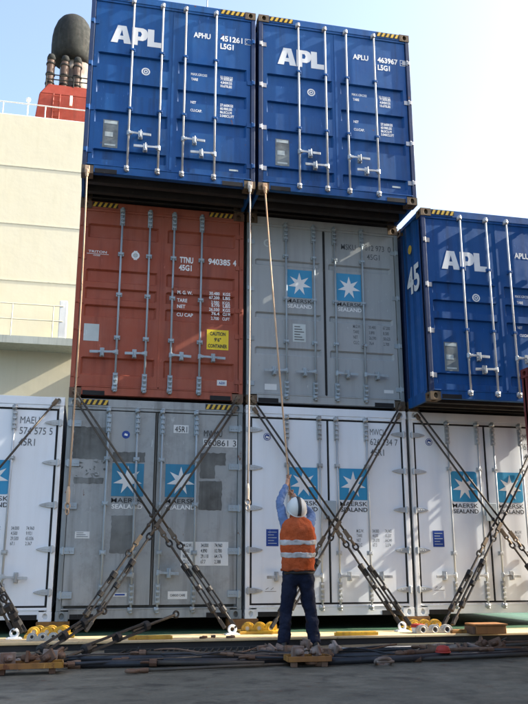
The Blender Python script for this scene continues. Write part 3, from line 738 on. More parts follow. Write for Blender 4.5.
# ------------------------------------------------------------------ deck
mb = MB(); mb.box(-22, 22, -60, 60, -1.2, DZ); struct(mb.build('ship_deck', 'deck'))
mb = MB(); mb.box(-15, 15, -.42, 14, DZ+.002, HZ); struct(mb.build('hatch_cover', 'hatch_green', bevel=.006))
mb = MB(); mb.box(-15, 15, -1.10, -.422, HZ-.028, HZ+.002); struct(mb.build('hatch_coaming', 'hatch_edge', bevel=.006))
mb = MB(); mb.box(-15, 15, -1.06, -.424, DZ+.002, HZ-.030); struct(mb.build('coaming_base', 'under'))
mb = MB(); mb.box(-22, 22, -60, 60, -11, -1.21); struct(mb.build('ship_hull', 'maroon'))
mb = MB(); mb.add([(-4000,-4000,-10),(4000,-4000,-10),(4000,4000,-10),(-4000,4000,-10)], [(0,1,2,3)]); struct(mb.build('sea_water', 'water'))
# pedestals under the bottom tier
for i in range(5):
    x = (i-1)*PX - (PX-W)/2
    for yy in (.09, 12.10):
        mb = MB(); mb.box(-.21, .21, -.09, .09, 0, -HZ-.004)
        o = mb.build('container_foundation', 'yellow_old', None, bevel=.01, loc=(x, yy, HZ+.0025))
        tag(o, ('yellow foundation pad at the front under %s' if yy < 1 else 'yellow foundation pad at the rear under %s') % ('the left side of the left white container', 'the joint of left white and worn grey containers', 'the joint left of the worker', 'the joint between the two right white containers', 'the far right container corner')[i], 'foundation', 'yellow foundation pads')
# grating by the worker's feet
mb = MB(); x = .75
while x < 2.75:
    mb.obox((x, -1.72, DZ+.016), (.25, 1, 0), (0,0,1), .66, .012, .028); x += .072
mb.box(.6, 2.85, -2.06, -2.03, DZ+.002, DZ+.036); mb.box(.6, 2.85, -1.40, -1.37, DZ+.002, DZ+.036)
tag(mb.build('deck_grating', 'grating'), 'dark steel bar grating set in the deck left of the worker', 'grating')

# lashing sockets (yellow, three rounded lobes with holes)
def lash_plate(n_, w, h, mat, nm):
    mb = MB(); th = .05
    prof = []
    for i in range(n_):
        cx = (i+.5)*w/n_
        for k in range(9):
            a = pi - pi*k/8; prof.append((cx+w/n_*.48*cos(a), h*.55+w/n_*.36*sin(a)))
    pts = [(0, 0)] + prof + [(w, 0)]
    rb = MB(); rb.poly(pts, 0, th)
    for i in range(n_):
        cx = (i+.5)*w/n_; rb.torus((cx, -.004, h*.52), (0,1,0), w/n_*.22, .010, 16, 6)
    return rb
spots = [(-.30, .28, 'yellow', 'yellow lashing socket at the left foot of the worn grey container'), (2.33, .42, 'yellow', 'bright yellow three holed lashing socket left of the worker'),
         (4.62, .40, 'yellow', 'yellow lashing socket at the foot of the joint between the two right white containers')]
for x, w, mt, lb in spots:
    t_ = thing('lashing_socket', lb, 'lashing socket', (x, -.55, HZ+.003), 'yellow lashing sockets')
    n_ = 3 if w > .3 else 2
    w2 = .46
    lash_plate(3, w2, .13, mt, '').build('front_lug_plate', mt, t_, bevel=.008)
    mb = lash_plate(3, w2, .12, mt, ''); o = mb.build('rear_lug_plate', mt, t_, bevel=.008); o.location = (.05, .16, .01)
    mb = MB(); mb.box(-.03, w2+.10, -.06, .30, -.0005, .035); mb.build('base_plate', mt, t_, bevel=.008)
    hb = MB()
    for i in range(3): hb.disc((i+.5)*w2/3, .0676, w2/3*.21, -.003, 16)
    hb.build('lug_hole', 'silver', t_)
def eye_plate(x, y, mat, label, grp='deck lashing eyes'):
    t_ = thing('lashing_eye', label, 'lashing eye', (x, y, HZ+.003), grp)
    mb = MB(); mb.box(-.07, .07, -.05, .05, 0, .02); mb.torus((0, 0, .065), (0,1,0), .042, .018, 18, 8); mb.build('eye', mat, t_)
    mb = MB(); mb.box(-.09, .09, -.07, .07, -.0008, .012); mb.build('base_plate', mat, t_)
for x, lb in ((-.44, 'pale lashing eye on the deck edge left of the left yellow socket'), (2.20, 'pale lashing eye beside the bright yellow socket at left'), (4.48, 'white lashing eye standing beside the red and white pot')):
    eye_plate(x, -.62, 'white_frame', lb)
def silver(x, y, w, label, rz=0):
    t_ = thing('perforated_plate', label, 'metal plate', (x, y, HZ+.003), 'silver perforated lashing plates', rot=(0, 0, rz))
    lash_plate(3, w, .085, 'silver', '').build('plate', 'silver', t_, bevel=.006)
    m = MB()
    for i in range(3): m.disc((i+.5)*w/3, .044, w/3*.2, -.003, 16)
    m.build('plate_hole', 'under', t_)
silver(-.28, -.95, .36, 'silver perforated plate in front of the left yellow socket')
silver(4.53, -.98, .50, 'silver perforated plate in front of the right yellow socket')
for x0, x1, lb in ((.88, 1.40, 'yellow flat bar lying on the pale deck edge below the worn grey container'), (3.42, 3.98, 'yellow flat bar lying on the pale deck edge right of the worker'), (4.98, 5.28, 'short yellow flat bar beside the brown timber block')):
    mb = MB(); mb.box(x0, x1, -1.07, -1.0, HZ+.004, HZ+.04); mb.box(x0+.02, x1-.02, -1.06, -1.01, HZ+.04, HZ+.05)
    tag(mb.build('flat_bar', 'yellow_old' if x0 > 4 else 'yellow', bevel=.006), lb, 'flat bar', 'yellow flat bars')
mb = MB()
mb.box(0, .42, -.14, .14, 0, .105); mb.box(-.012, .43, -.15, .15, .105, .125)
t_ = thing('timber_block', 'brown timber block on the deck edge under the far right container', 'timber block', (5.22, -1.12, HZ+.003))
MB().box(0, .42, -.14, .14, 0, .10).build('block', 'wood', t_, bevel=.012); MB().box(-.015, .435, -.155, .155, .1005, .122).build('top_board', 'wood', t_, bevel=.006)
MB().box(-.04, -.002, -.12, .12, 0, .09).build('end_plate', 'rust', t_, bevel=.006)
t_ = thing('pot', 'red topped white pot standing by the right yellow socket', 'pot', (4.60, -.86, HZ+.003))
mb = MB(); mb.loft([(0,0,0,.075,.075),(0,0,.01,.08,.08),(0,0,.06,.085,.085),(0,0,.07,.08,.08)], 20); mb.build('pot_body', 'white_plastic', t_, smooth=True)
mb = MB(); mb.loft([(0,0,.0705,.09,.09),(0,0,.10,.092,.092),(0,0,.11,.06,.06)], 20); mb.build('pot_lid', 'red_plastic', t_, smooth=True)
# small scraps on the pale edge
for i, (x, y, a, l, lb) in enumerate(((1.72, -1.1, .3, .09, 'small rusty scrap on the pale deck edge near the grey container centre'), (1.9, -1.05, 1.2, .05, 'tiny rusty scrap beside the larger one on the pale edge'), (2.04, -1.10, .1, .10, 'rusty hook scrap on the pale edge left of the yellow socket'))):
    mb = MB(); mb.tube([(x, y, HZ+.018), (x+l*cos(a), y+l*sin(a), HZ+.022), (x+l*1.3*cos(a+.8), y+l*1.3*sin(a+.8), HZ+.018)], .014, 7)
    tag(mb.build('metal_scrap', 'rust', smooth=True), lb, 'scrap', 'rusty scraps on the deck edge')

# ------------------------------------------------------------------ lashing gear
def hook_eye(mb, p, d, r=.035, t=.012, nrm=(0,1,0)):
    d = Vector(d).normalized(); c = Vector(p) + d*r*1.3
    mb.torus(c, Vector(nrm) - d*d.dot(Vector(nrm)), r, t, 16, 8, sx=1.35, d0=d)
def turnbuckle(parent, p0, p1, mat='buckle', q=1.0):
    """p0 upper end (hook), p1 lower end (jaw)"""
    p0, p1 = Vector(p0), Vector(p1); d = (p1-p0).normalized(); L = (p1-p0).length
    up = Vector((0,1,0)); up = (up-d*d.dot(up)).normalized(); r = d.cross(up)
    mb = MB(); a, b = p0+d*L*.30, p0+d*L*.80; c = (a+b)/2
    for s_ in (-1, 1): mb.obox(c+r*s_*.022*q, d, up, (b-a).length, .016*q, .030*q)
    mb.tube([a-d*.035, a-d*.02, a+d*.05], [.020*q, .036*q, .034*q], 10); mb.tube([b-d*.05, b+d*.02, b+d*.035], [.034*q, .036*q, .020*q], 10)
    mb.tube([c-d*.03, c+d*.03], .034*q, 10)
    mb.build('turnbuckle_body', mat, parent, bevel=.003)
    mb = MB(); mb.tube([p0+d*.06, p0+d*L*.42], .016, 10); mb.build('threaded_spindle', 'rod', parent)
    mb = MB(); mb.tube([p1-d*.08, p0+d*L*.72], .016, 10); mb.build('threaded_spindle', 'rod', parent)
    mb = MB(); hook_eye(mb, p0-d*.01, d, .034, .013)
    for s_ in (-1, 1): mb.obox(p1-d*.05+up*s_*.022, d, up, .13, .042, .014)
    mb.tube([p1-up*.04, p1+up*.04], .016, 10)
    mb.build('jaw', 'buckle', parent, bevel=.003)
def lashing(label, top, mid, bot, rodmat='rod', r=.0145, grp='crossed lashing rods', twin=True, hooks=True):
    top, mid, bot = Vector(top), Vector(mid), Vector(bot)
    t_ = thing('lashing_rod', label, 'lashing rod', bot, grp)
    top, mid, bot = top-bot, mid-bot, Vector((0,0,0))
    d = (mid-top).normalized()
    mb = MB(); mb.tube([top+d*.04, (top+mid)/2+Vector((0,0,-.006)), mid], r, 10)
    for k in (.0,): mb.tube([mid-d*.30, mid-d*.27, mid-d*.24], [r, r*1.9, r], 10)
    mb.build('rod', rodmat, t_, smooth=True)
    mb = MB(); mb.tube([top+Vector((0,.07,0)), top, top+d*.03, top+d*.09], [.020, .026, .024, .016], 10); mb.obox(top+d*.02, d, (0,1,0), .09, .055, .03)
    mb.build('end_hook', 'hook', t_, bevel=.006)
    mb = MB(); hook_eye(mb, mid-d*.01, d, .026, .012); mb.obox(mid-d*.04, d, (0,1,0), .13, .05, .034); mb.tube([mid+d*.06, mid+d*.11, mid+d*.15], [.018, .022, .018], 8)
    mb.build('coupling_link', 'hook', t_, bevel=.002)
    turnbuckle(t_, mid+d*.13, bot, q=1.22)
    return t_
def cross(x0, z, side_lo, label, kk):
    pass
TLx, TRx = .085, W-.085
yt = -.035
def mk(k, fr, to, toz, tops, label, sag=.62, y1=-.60, z1=HZ+.09, midf=None, fy=None):
    x0 = k*PX
    A = Vector((x0+fr, yt, tops)); B = Vector((x0+to, y1, z1)); Mi = A.lerp(B, midf if midf else sag)
    return lashing(label, A, Mi, B)
names = {-1: 'left white container', 0: 'worn grey container', 1: 'white container behind the worker', 2: 'white container at bottom right'}
for k in (0, 1, 2):
    b1, b2 = {0: (2.10, 2.24), 1: (1.98, 2.11), 2: (1.98, 2.12)}[k]
    mk(k, TLx, b2, 0, 3.01, 'lashing from the top left of the %s, its upper longer rod' % names[k], midf=.63)
    mk(k, TLx+.03, b1, 0, 2.86, 'lashing from the top left of the %s, its lower shorter rod' % names[k], midf=.60)
    c1, c2 = {0: (.26, .40), 1: (.22, .34), 2: (.09, .22)}[k]
    mk(k, TRx, c1, 0, 3.01, 'lashing from the top right of the %s, its upper longer rod' % names[k], midf=.66, y1=-.66)
    mk(k, TRx-.03, c2, 0, 2.86, 'lashing from the top right of the %s, its lower shorter rod' % names[k], midf=.57, y1=-.66)
mk(-1, TRx-.03, .30, 0, 2.86, 'single lashing rising to the top right of the left white container', midf=.57)
mk(-1, TLx, 2.16, 0, 3.01, 'lashing reaching the deck eye at the foot of the left white container, longer one', midf=.63)
mk(-1, TLx+.03, 2.02, 0, 2.86, 'lashing reaching the deck eye at the foot of the left white container, shorter one', midf=.60)

def long_rod(label, top, bot, bend=0, mat='rod_rust', grp='long hanging rods'):
    top, bot = Vector(top), Vector(bot)
    t_ = thing('long_lashing_rod', label, 'lashing rod', bot, grp); top = top-bot; d = -top.normalized()
    L = top.length
    mb = MB(); mb.tube([top+Vector((0,0,0))] + [top.lerp(Vector(), s_) + Vector((bend*sin(pi*s_), 0, 0)) for s_ in (.2, .4, .6, .8)] + [Vector()], .0115, 10); mb.build('rod', mat, t_, smooth=True)
    mb = MB(); mb.tube([top+Vector((0,.10,.01)), top+Vector((0,.03,.01)), top+d*.05, top+d*.14], [.028, .034, .030, .018], 10); mb.obox(top+d*.03, d, (0,1,0), .11, .065, .04); mb.build('end_hook', mat, t_, bevel=.006)
    mb = MB(); hook_eye(mb, Vector()-d*.02, d, .028, .010); hook_eye(mb, d*.05, d, .026, .009, nrm=(.7,.7,0)); mb.tube([-d*.22, -d*.16, -d*.02], [.0145, .026, .022], 10); mb.build('eye_end', mat, t_, bevel=.002)
    return t_
zc = 2*PZ+.06
long_rod('long rod hanging from the top left blue container past the red container left edge', (.08, -OV-.04, zc), (.09, -OV-.05, 1.42), bend=.02)
long_rod('long straight rod hanging in front of the joint between red and light grey containers', (W-.085, -OV-.04, zc), (W-.10, -OV-.05, 1.50), bend=.012, mat='rod_pale')
mr_top = Vector((PX+.085, -OV-.04, zc)); mr_bot = Vector((2.842, -1.20, 1.30))
long_rod('long slanting rod the worker holds, hung from the top middle blue container', mr_top, mr_bot, bend=-.012)

def loose_buckle(label, p0, p1):
    p0, p1 = Vector(p0), Vector(p1)
    t_ = thing('turnbuckle', label, 'turnbuckle', p1, 'loose turnbuckles leaning by the left'); turnbuckle(t_, p0-p1, Vector(), q=1.6)
loose_buckle('loose black turnbuckle leaning over the left yellow socket', (.60, -1.15, .20), (-.22, -2.40, -.21))
loose_buckle('loose black turnbuckle leaning right of the other one, below the worn grey container', (1.44, -1.2, .15), (.12, -2.45, -.20))
loose_buckle('black turnbuckle lying low at the far left edge', (-.60, -.75, .35), (-.36, -.62, -.06))

# bars lying on the foreground deck
rr0 = random.Random(21)
def deck_bar(label, pts, r, mat='pipe_dark', ends=True):
    t_ = thing('steel_bar', label, 'steel bar', pts[0], 'steel bars lying on the foreground deck')
    o = Vector(pts[0]); P_ = [Vector(p)-o for p in pts]
    mb = MB(); mb.tube(P_, r, 12); mb.build('bar', mat, t_, smooth=False)
    for p in t_.children[0].data.polygons:
        if len(p.vertices) == 4: p.use_smooth = True
    d = (P_[0]-P_[1]).normalized(); e = MB(); e.tube([P_[0], P_[0]+d*.04, P_[0]+d*.12], [r*1.5, r*1.6, r*1.1], 10); hook_eye(e, P_[0]+d*.10, d, .04, .016, nrm=(0,0,1)); e.build('bar_end', 'rust', t_)
D = DZ
deck_bar('long black bar farthest back, running from the left pile past the grating', [(.10, -2.28, D+.04), (1.2, -2.30, D+.038), (2.5, -2.42, D+.04)], .028)
deck_bar('thick black bar in front of the farthest one, at left', [(.34, -2.72, D+.032), (1.4, -2.76, D+.032), (2.55, -2.78, D+.032)], .030)
deck_bar('thin bar with rusty end lying nearest to the camera at left', [(.95, -3.18, D+.025), (1.7, -3.05, D+.022), (2.6, -2.98, D+.022)], .015, 'rod')
deck_bar('long black bar lying behind the small ring at right', [(2.7, -3.05, D+.04), (3.6, -2.95, D+.04), (5.3, -2.75, D+.04)], .034)
deck_bar('black bar just behind the ring bar, crossing to the right edge', [(2.75, -2.62, D+.04), (4.0, -2.58, D+.04), (5.6, -2.40, D+.04)], .032)
deck_bar('slim dark bar running right from the worker boots', [(3.15, -2.0, D+.03), (4.2, -1.98, D+.028), (5.7, -1.98, D+.03)], .024)
deck_bar('dark bar on the deck between the grating and the pile of iron', [(1.6, -2.12, D+.03), (2.4, -2.16, D+.03), (3.0, -2.22, D+.03)], .022, 'rod')
deck_bar('short rusty bar lying among the iron at the right', [(3.7, -2.85, D+.085), (4.3, -2.70, D+.088), (5.0, -2.72, D+.085)], .020, 'rust')
deck_bar('pale slim bar lying to the right of the boots', [(2.98, -1.78, D+.02), (3.6, -1.72, D+.02), (4.3, -1.72, D+.02)], .014, 'steel')

for i in range(16):
    x = rr0.uniform(.2, 4.6) if i < 11 else rr0.uniform(3.4, 5.2); y = rr0.uniform(-2.95, -1.95); a = rr0.gauss(0, .16); l = rr0.uniform(.7, 1.9)
    r_ = rr0.choice((.012, .016, .022, .02)); z = D+r_+.004+rr0.uniform(.0, .07); z2 = D+r_+.004+rr0.uniform(0, .07)
    y2 = max(-3.1, min(-1.85, y+l*sin(a)))
    ws = ('dull', 'slim', 'greasy', 'worn')[i % 4]
    t_ = thing('lashing_bar', '%s dark lashing bar in the tangle of bars lying before the worker' % ws, 'lashing bar', (x, y, z), 'loose lashing bars tangled on the deck')
    e_ = Vector((l*cos(a), y2-y, z2-z))
    m_ = MB(); m_.tube([Vector(), e_*.5+Vector((0, rr0.uniform(-.02,.02), 0)), e_], r_, 8); m_.build('bar', rr0.choice(('pipe_dark', 'rod', 'pipe_dark', 'rust')), t_, smooth=True)
    m_ = MB(); hook_eye(m_, Vector(), -e_, .032, .012, nrm=(0,.3,1)); m_.tube([-e_.normalized()*.0, e_.normalized()*.07], r_*1.7, 8); m_.build('bar_end', 'rust', t_)
for i, (pts, lb) in enumerate(((((.2,-2.5),(.9,-2.15),(1.5,-2.55),(2.2,-2.35),(2.9,-2.5)), 'thin black cable winding across the left bars'), (((3.1,-2.35),(3.6,-2.75),(4.2,-2.25),(4.8,-2.65),(5.5,-2.45)), 'thin black cable winding through the iron at right'), (((1.1,-2.0),(1.8,-2.35),(2.4,-2.0),(3.2,-2.3),(3.9,-2.1)), 'thin rusty cable lying nearest the worker boots'))):
    P_ = []
    for k in range(len(pts)-1):
        for q in range(8):
            u_ = q/8; a, b = pts[k], pts[k+1]; w_ = (1-cos(pi*u_))/2
            P_.append((a[0]+(b[0]-a[0])*u_, a[1]+(b[1]-a[1])*w_, D+.08+.015*sin(k*3+q*.7)))
    m_ = MB(); m_.tube(P_, .009, 7); tag(m_.build('cable', ('pipe_dark', 'pipe_dark', 'rust')[i], smooth=True), lb, 'cable', 'cables on the deck')
# twist locks in piles
def make_lock(mat):
    t_ = thing('twist_lock', '', 'twist lock')
    mb = MB(); mb.loft([(0,0,-.075,.02,.02),(0,0,-.055,.045,.032),(0,0,-.022,.052,.036),(0,0,-.018,.06,.05)], 12, pw=3); mb.loft([(0,0,.018,.06,.05),(0,0,.022,.052,.036),(0,0,.06,.045,.030),(0,0,.085,.018,.014)], 12, pw=3)
    mb.build('cone', mat, t_, bevel=.002)
    mb = MB(); mb.box(-.085, .085, -.06, .06, -.018, .018); mb.build('collar', mat, t_, bevel=.005)
    mb = MB(); mb.tube([(.08, 0, 0), (.12, .01, .005), (.17, .012, .0)], [.010, .009, .012], 8); mb.build('lever', 'rod', t_, smooth=True)
    return t_
plock, rlock = make_lock('rust_pale'), make_lock('rust')
piles = [('loose twist lock in the rusty heap beside the worker boots', 2.50, -2.14, .22, .05, 6, 'twist locks heaped by the worker boots'),
         ('loose twist lock in the heap in front of the orange tray', 2.72, -2.62, .22, .05, 5, 'twist locks heaped near the orange tray'),
         ('rusty twist lock in the pile at the far left of the foreground', -.12, -2.62, .22, .10, 7, 'twist locks piled at far left'),
         ('rusty twist lock among the iron at the right foreground', 4.42, -2.45, .32, .14, 8, 'twist locks scattered at right')]
used = set(); rr = random.Random(11)
for lb, cx, cy, sx_, sy_, nn, grp in piles:
    for i in range(nn):
        src = plock if rr.random() < (.65 if cx < 4 and cx > 1 else .2) else rlock
        if src in used: c = copy_tree(src)
        else: c = src; used.add(src)
        c['label'] = lb; c['group'] = grp; c.scale = (.85, .85, .85)
        lay = 0 if i < nn*.7 else 1
        c.location = (cx+sx_*(2*((i+.5)/nn)-1)*1.3+rr.uniform(-.03,.03), cy+rr.uniform(-1,1)*sy_, D+.062+lay*.06)
        c.rotation_euler = (pi/2+rr.uniform(-.3,.3), rr.uniform(-.4,.4), rr.uniform(0, 6.28))
def tray(label, x, y, w, dpt, rz):
    t_ = thing('metal_tray', label, 'tray', (x, y, D+.003), 'low rusty trays', rot=(0,0,rz))
    MB().box(-w/2, w/2, -dpt/2, dpt/2, .055, .07).build('tray_floor', 'rust', t_, bevel=.003)
    mb = MB()
    for a in ((-w/2, w/2, -dpt/2-.012, -dpt/2, .05, .10), (-w/2, w/2, dpt/2, dpt/2+.012, .05, .10), (-w/2-.012, -w/2-.0005, -dpt/2, dpt/2, .05, .10), (w/2+.0005, w/2+.012, -dpt/2, dpt/2, .05, .10)): mb.box(*a)
    mb.build('tray_rim', 'yellow_old', t_, bevel=.003)
    for sx_ in (-1, 1):
        for sy_ in (-1, 1): MB().box(sx_*w*.36-.03, sx_*w*.36+.03, sy_*dpt*.3-.03, sy_*dpt*.3+.03, 0, .054).build('leg', 'rust', t_, bevel=.003)
tray('low orange brown tray with stub legs at the far left of the foreground', -.14, -2.98, .62, .22, .03)
tray('low orange rimmed tray in the middle of the foreground', 2.52, -3.02, .42, .20, -.04)
for i in range(3):
    c = copy_tree(rlock if i else plock); c['label'] = 'twist lock lying inside the far left tray'; c['group'] = 'twist locks in the left tray'
    c.location = (-.32+.18*i, -2.98, D+.135); c.rotation_euler = (pi/2, .3*i, 1.1*i+.4)
for i in range(2):
    c = copy_tree(plock); c['label'] = 'twist lock lying inside the middle foreground tray'; c['group'] = 'twist locks in the middle tray'
    c.location = (2.42+.19*i, -3.02, D+.135); c.rotation_euler = (pi/2, .3*i, 1.4*i+.4)
t_ = thing('shackle', 'pale ring shackle lying on the deck right of the middle tray', 'shackle', (3.27, -3.12, D+.022))
mb = MB(); mb.torus((0,0,.012), (0,.5,.9), .075, .018, 20, 8, sx=1.3); mb.build('ring', 'rust_pale', t_, smooth=True)
mb = MB(); mb.tube([(-.09,-.06,.02),(.09,-.06,.02)], .013, 8); mb.build('pin', 'rust_pale', t_, smooth=True)
t_ = thing('red_cap', 'small red plastic cap lying among the iron at right', 'cap', (4.02, -2.88, D+.08))
mb = MB(); mb.loft([(0,0,0,.07,.06),(0,0,.03,.075,.065),(0,0,.06,.06,.05),(0,0,.07,.03,.03)], 16); mb.build('cap_shell', 'red_plastic', t_, smooth=True)
mb = MB(); mb.torus((0,0,.006), (0,0,1), .075, .008, 20, 6); mb.build('cap_rim', 'red_plastic', t_, smooth=True)

# ------------------------------------------------------------------ deckhouse, funnel
HY = 15.0
dh = thing('deckhouse', 'cream ship deckhouse wall rising behind the left containers', 'deckhouse', (-8, HY, DZ))
z0 = 0; zt_ = 15.97
MB().box(-8, 12.5, 0, 10, 0, zt_).build('wall', 'cream', dh)
for zz in (7.86, 9.93, 11.93, 14.03):
    MB().box(-8, 12.5, -.018, -.002, zz+.0, zz+.035).build('weld_seam', 'cream_seam', dh)
mb = MB(); mb.box(-8, 7.9, -1.0, -.003, 7.56, 7.80); mb.box(9.1, 12.5, -1.0, -.003, 7.56, 7.80); mb.build('walkway', 'walk_grey', dh)
mb = MB()
for zz in (8.35, 8.85): mb.tube([(-8, -.95, zz), (7.3, -.95, zz)], .018, 6)
for i in range(13): mb.tube([(-8+i*1.25, -.95, 7.80), (-8+i*1.25, -.95, 8.86)], .02, 6)
mb.build('walkway_rail', 'cream', dh)
mb = MB(); mb.box(7.18, 7.42, -.95, -.5, 7.805, 9.05); mb.build('locker', 'rail', dh, bevel=.02)
mb = MB()
for zz in (.5, .98): mb.tube([(-8, .08, zt_+zz-.45), (12.4, .08, zt_+zz-.45)], .022, 6)
for i in range(15): mb.tube([(-8+i*1.42, .08, zt_), (-8+i*1.42, .08, zt_+.54)], .022, 6)
mb.build('roof_rail', 'rail', dh)

fn = thing('ship_funnel', 'red ship funnel topped by a sooty black dome above the deckhouse', 'funnel', (-1.4, 24, 10))
def frust(mb, x0, x1, y0, y1, z0, X0, X1, Y0, Y1, z1):
    mb.add([(x0,y0,z0),(x1,y0,z0),(x1,y1,z0),(x0,y1,z0),(X0,Y0,z1),(X1,Y0,z1),(X1,Y1,z1),(X0,Y1,z1)], [(3,2,1,0),(4,5,6,7),(0,1,5,4),(1,2,6,5),(2,3,7,6),(3,0,4,7)])
mb = MB(); frust(mb, -1.75, 3.0, -.6, 3.4, 8.0, -1.40, 3.0, -.5, 3.3, 11.9); frust(mb, -1.40, 3.0, -.5, 3.3, 11.902, -1.05, 3.0, -.3, 3.1, 12.55); mb.build('casing', 'funnel_red', fn, bevel=.05)
mb = MB()
for x in (-.75, -.45): mb.tube([(x, -.58, 8.2), (x, -.56, 11.9)], .025, 6)
for i in range(14): mb.tube([(-.75, -.57, 8.4+i*.26), (-.45, -.57, 8.4+i*.26)], .018, 6)
mb.build('ladder', 'funnel_red', fn)
mb = MB()
for z in (13.05, 12.8): mb.tube([(-1.15, -.3, z), (3, -.3, z)], .03, 6)
for x in (-1.15, 0.1, 1.3, 2.5): mb.tube([(x, -.3, 12.3), (x, -.3, 13.07)], .035, 6)
mb.build('guard_rail', 'soot', fn)
MB().box(.0, .12, -.72, -.62, 11.3, 11.8).build('vent_box', 'rail', fn, bevel=.02)
for x in (-1.02, -.36, .22):
    mb = MB(); mb.tube([(x, .1, 12.2), (x, .1, 14.02)], .19, 16); mb.build('exhaust_pipe', 'pipe_brown', fn, smooth=False)
    mb = MB()
    for zz in (12.75, 13.25, 13.8): mb.tube([(x,.1,zz),(x,.1,zz+.06)], .225, 16)
    mb.each('pipe_flange', 'soot', fn)
    mb = MB(); mb.loft([(x,.1,14.021,.20,.20),(x,.1,14.2,.20,.20),(x,.12,14.36,.15,.16),(x,.15,14.42,.04,.04)], 16); mb.build('exhaust_cap', 'soot', fn, smooth=True)
mb = MB(); mb.loft([(.05,1.2,12.0,.72,.72),(.05,1.2,14.6,.72,.72)], 24); mb.build('dome_support', 'pipe_pale', fn, smooth=True)
mb = MB(); prof = [(14.55,.74),(14.7,.92),(15.0,.985),(15.5,1.0),(15.9,.99),(16.35,.93),(16.75,.80),(17.0,.64),(17.17,.44),(17.26,.22),(17.28,.02)]
mb.loft([(-.14,1.0,z_,r_,r_) for z_, r_ in prof], 32); mb.build('black_dome', 'soot', fn, smooth=True)
mb = MB(); mb.tube([(1.02, .2, 11.9), (1.02, .2, 14.2)], .30, 16); mb.build('white_stack', 'rail', fn, smooth=True)
# thin mast behind the middle blue container
mb = MB(); mb.tube([(0,0,0),(0,0,9)], [.03,.018], 8); o = mb.build('mast_wire', 'grey_bar', None, loc=(3.02, 9.0, 9.0))
MB().tube([(0,0,-.2),(0,0,.0)], .09, 10).build('mast_base', 'grey_bar', o)
tag(o, 'thin mast rising above the joint of the two top blue containers', 'mast')
mb = MB(); mb.tube([(0,0,0),(0,0,1.1)], .03, 8); o = mb.build('signal_post', 'rail', None, loc=(-2.9, 20, 18.2))
MB().tube([(0,0,1.1),(0,0,1.22)], .09, 10).build('signal_lamp', 'rail', o)
MB().tube([(0,0,-2.5),(0,0,0)], .04, 8).build('lower_post', 'rail', o)
tag(o, 'slim white post standing left of the red funnel', 'post')

# ------------------------------------------------------------------ worker
MX, MY = 2.845, -1.46
mz = D+.002
w = thing('person', 'worker in orange vest and white helmet reaching up to a lashing rod', 'person', (MX, MY, mz))
def limb(mb, pts, rs, n=14):
    return mb.tube(pts, rs, n)
def skin_mesh(name, nodes, edges, mat, parent, sub=2, disp=0, dsc=.12):
    me = bpy.data.meshes.new(name); me.from_pydata([n_[0] for n_ in nodes], edges, []); me.update()
    o = bpy.data.objects.new(name, me); COL.objects.link(o); o.parent = parent
    sk = o.modifiers.new('skin', 'SKIN'); sk.use_smooth_shade = True
    lay = me.skin_vertices[0] if me.skin_vertices else None
    if lay is None:
        bpy.context.view_layer.update(); lay = me.skin_vertices[0]
    for i, n_ in enumerate(nodes): lay.data[i].radius = n_[1] if isinstance(n_[1], tuple) else (n_[1], n_[1]); lay.data[i].use_root = (i == 0)
    s_ = o.modifiers.new('sub', 'SUBSURF'); s_.levels = sub; s_.render_levels = sub
    if disp:
        tx = bpy.data.textures.new(name, 'CLOUDS'); tx.noise_scale = dsc; tx.noise_depth = 4
        dm = o.modifiers.new('d', 'DISPLACE'); dm.texture = tx; dm.strength = disp; dm.mid_level = .5; dm.texture_coords = 'LOCAL'
    bpy.context.view_layer.update()
    dg = bpy.context.evaluated_depsgraph_get(); nm = bpy.data.meshes.new_from_object(o.evaluated_get(dg))
    o.modifiers.clear(); o.data = nm; nm.materials.clear(); nm.materials.append(M[mat])
    for p in nm.polygons: p.use_smooth = True
    return o
def with_disp(o, strength, sc):
    s_ = o.modifiers.new('sub', 'SUBSURF'); s_.levels = 2; s_.render_levels = 2
    tx = bpy.data.textures.new('folds', 'CLOUDS'); tx.noise_scale = sc; tx.noise_depth = 2
    dm = o.modifiers.new('d', 'DISPLACE'); dm.texture = tx; dm.strength = strength; dm.mid_level = .5; dm.texture_coords = 'LOCAL'
    return o
# joints (x right, y away from camera, z up); hands meet the rod in front of and above the head
LS, RS_ = Vector((-.165, .02, 1.44)), Vector((.165, .02, 1.44))
LE, RE = Vector((-.205, .10, 1.70)), Vector((.24, .20, 1.56))
LW, RW = Vector((-.075, .175, 1.93)), Vector((.045, .27, 1.74))
rodat = lambda z: mr_bot.lerp(mr_top, (z - mr_bot.z)/(mr_top.z - mr_bot.z)) - Vector((MX, MY, mz))
LHn = rodat(2.02+mz+0.0) ; RHn = rodat(1.83+mz)
LW = LHn + Vector((-.035, -.05, -.075)); RW = RHn + Vector((.05, -.05, -.055))
nodes = [((0,.0,.93),(.12,.09)), ((0,0,1.10),(.12,.09)), ((0,.01,1.32),(.13,.09)), ((0,.02,1.45),(.085,.07)), ((0,.025,1.53),(.05,.05)), ((0,.05,1.60),(.07,.08)), ((0,.06,1.68),(.06,.075)),
         (tuple(LS),.05), (tuple(LE),.038), (tuple(LW),.026), (tuple(LHn+Vector((-.022,-.025,-.015))),(.036,.022)),
         (tuple(RS_),.05), (tuple(RE),.038), (tuple(RW),.026), (tuple(RHn+Vector((.026,-.025,-.012))),(.036,.022)),
         ((-.095,0,.84),.075), ((-.135,.01,.47),.05), ((-.175,-.02,.09),.035), ((-.185,.09,.045),(.04,.03)),
         ((.095,0,.84),.075), ((.13,.015,.47),.05), ((.165,-.02,.09),.035), ((.19,.09,.045),(.04,.03))]
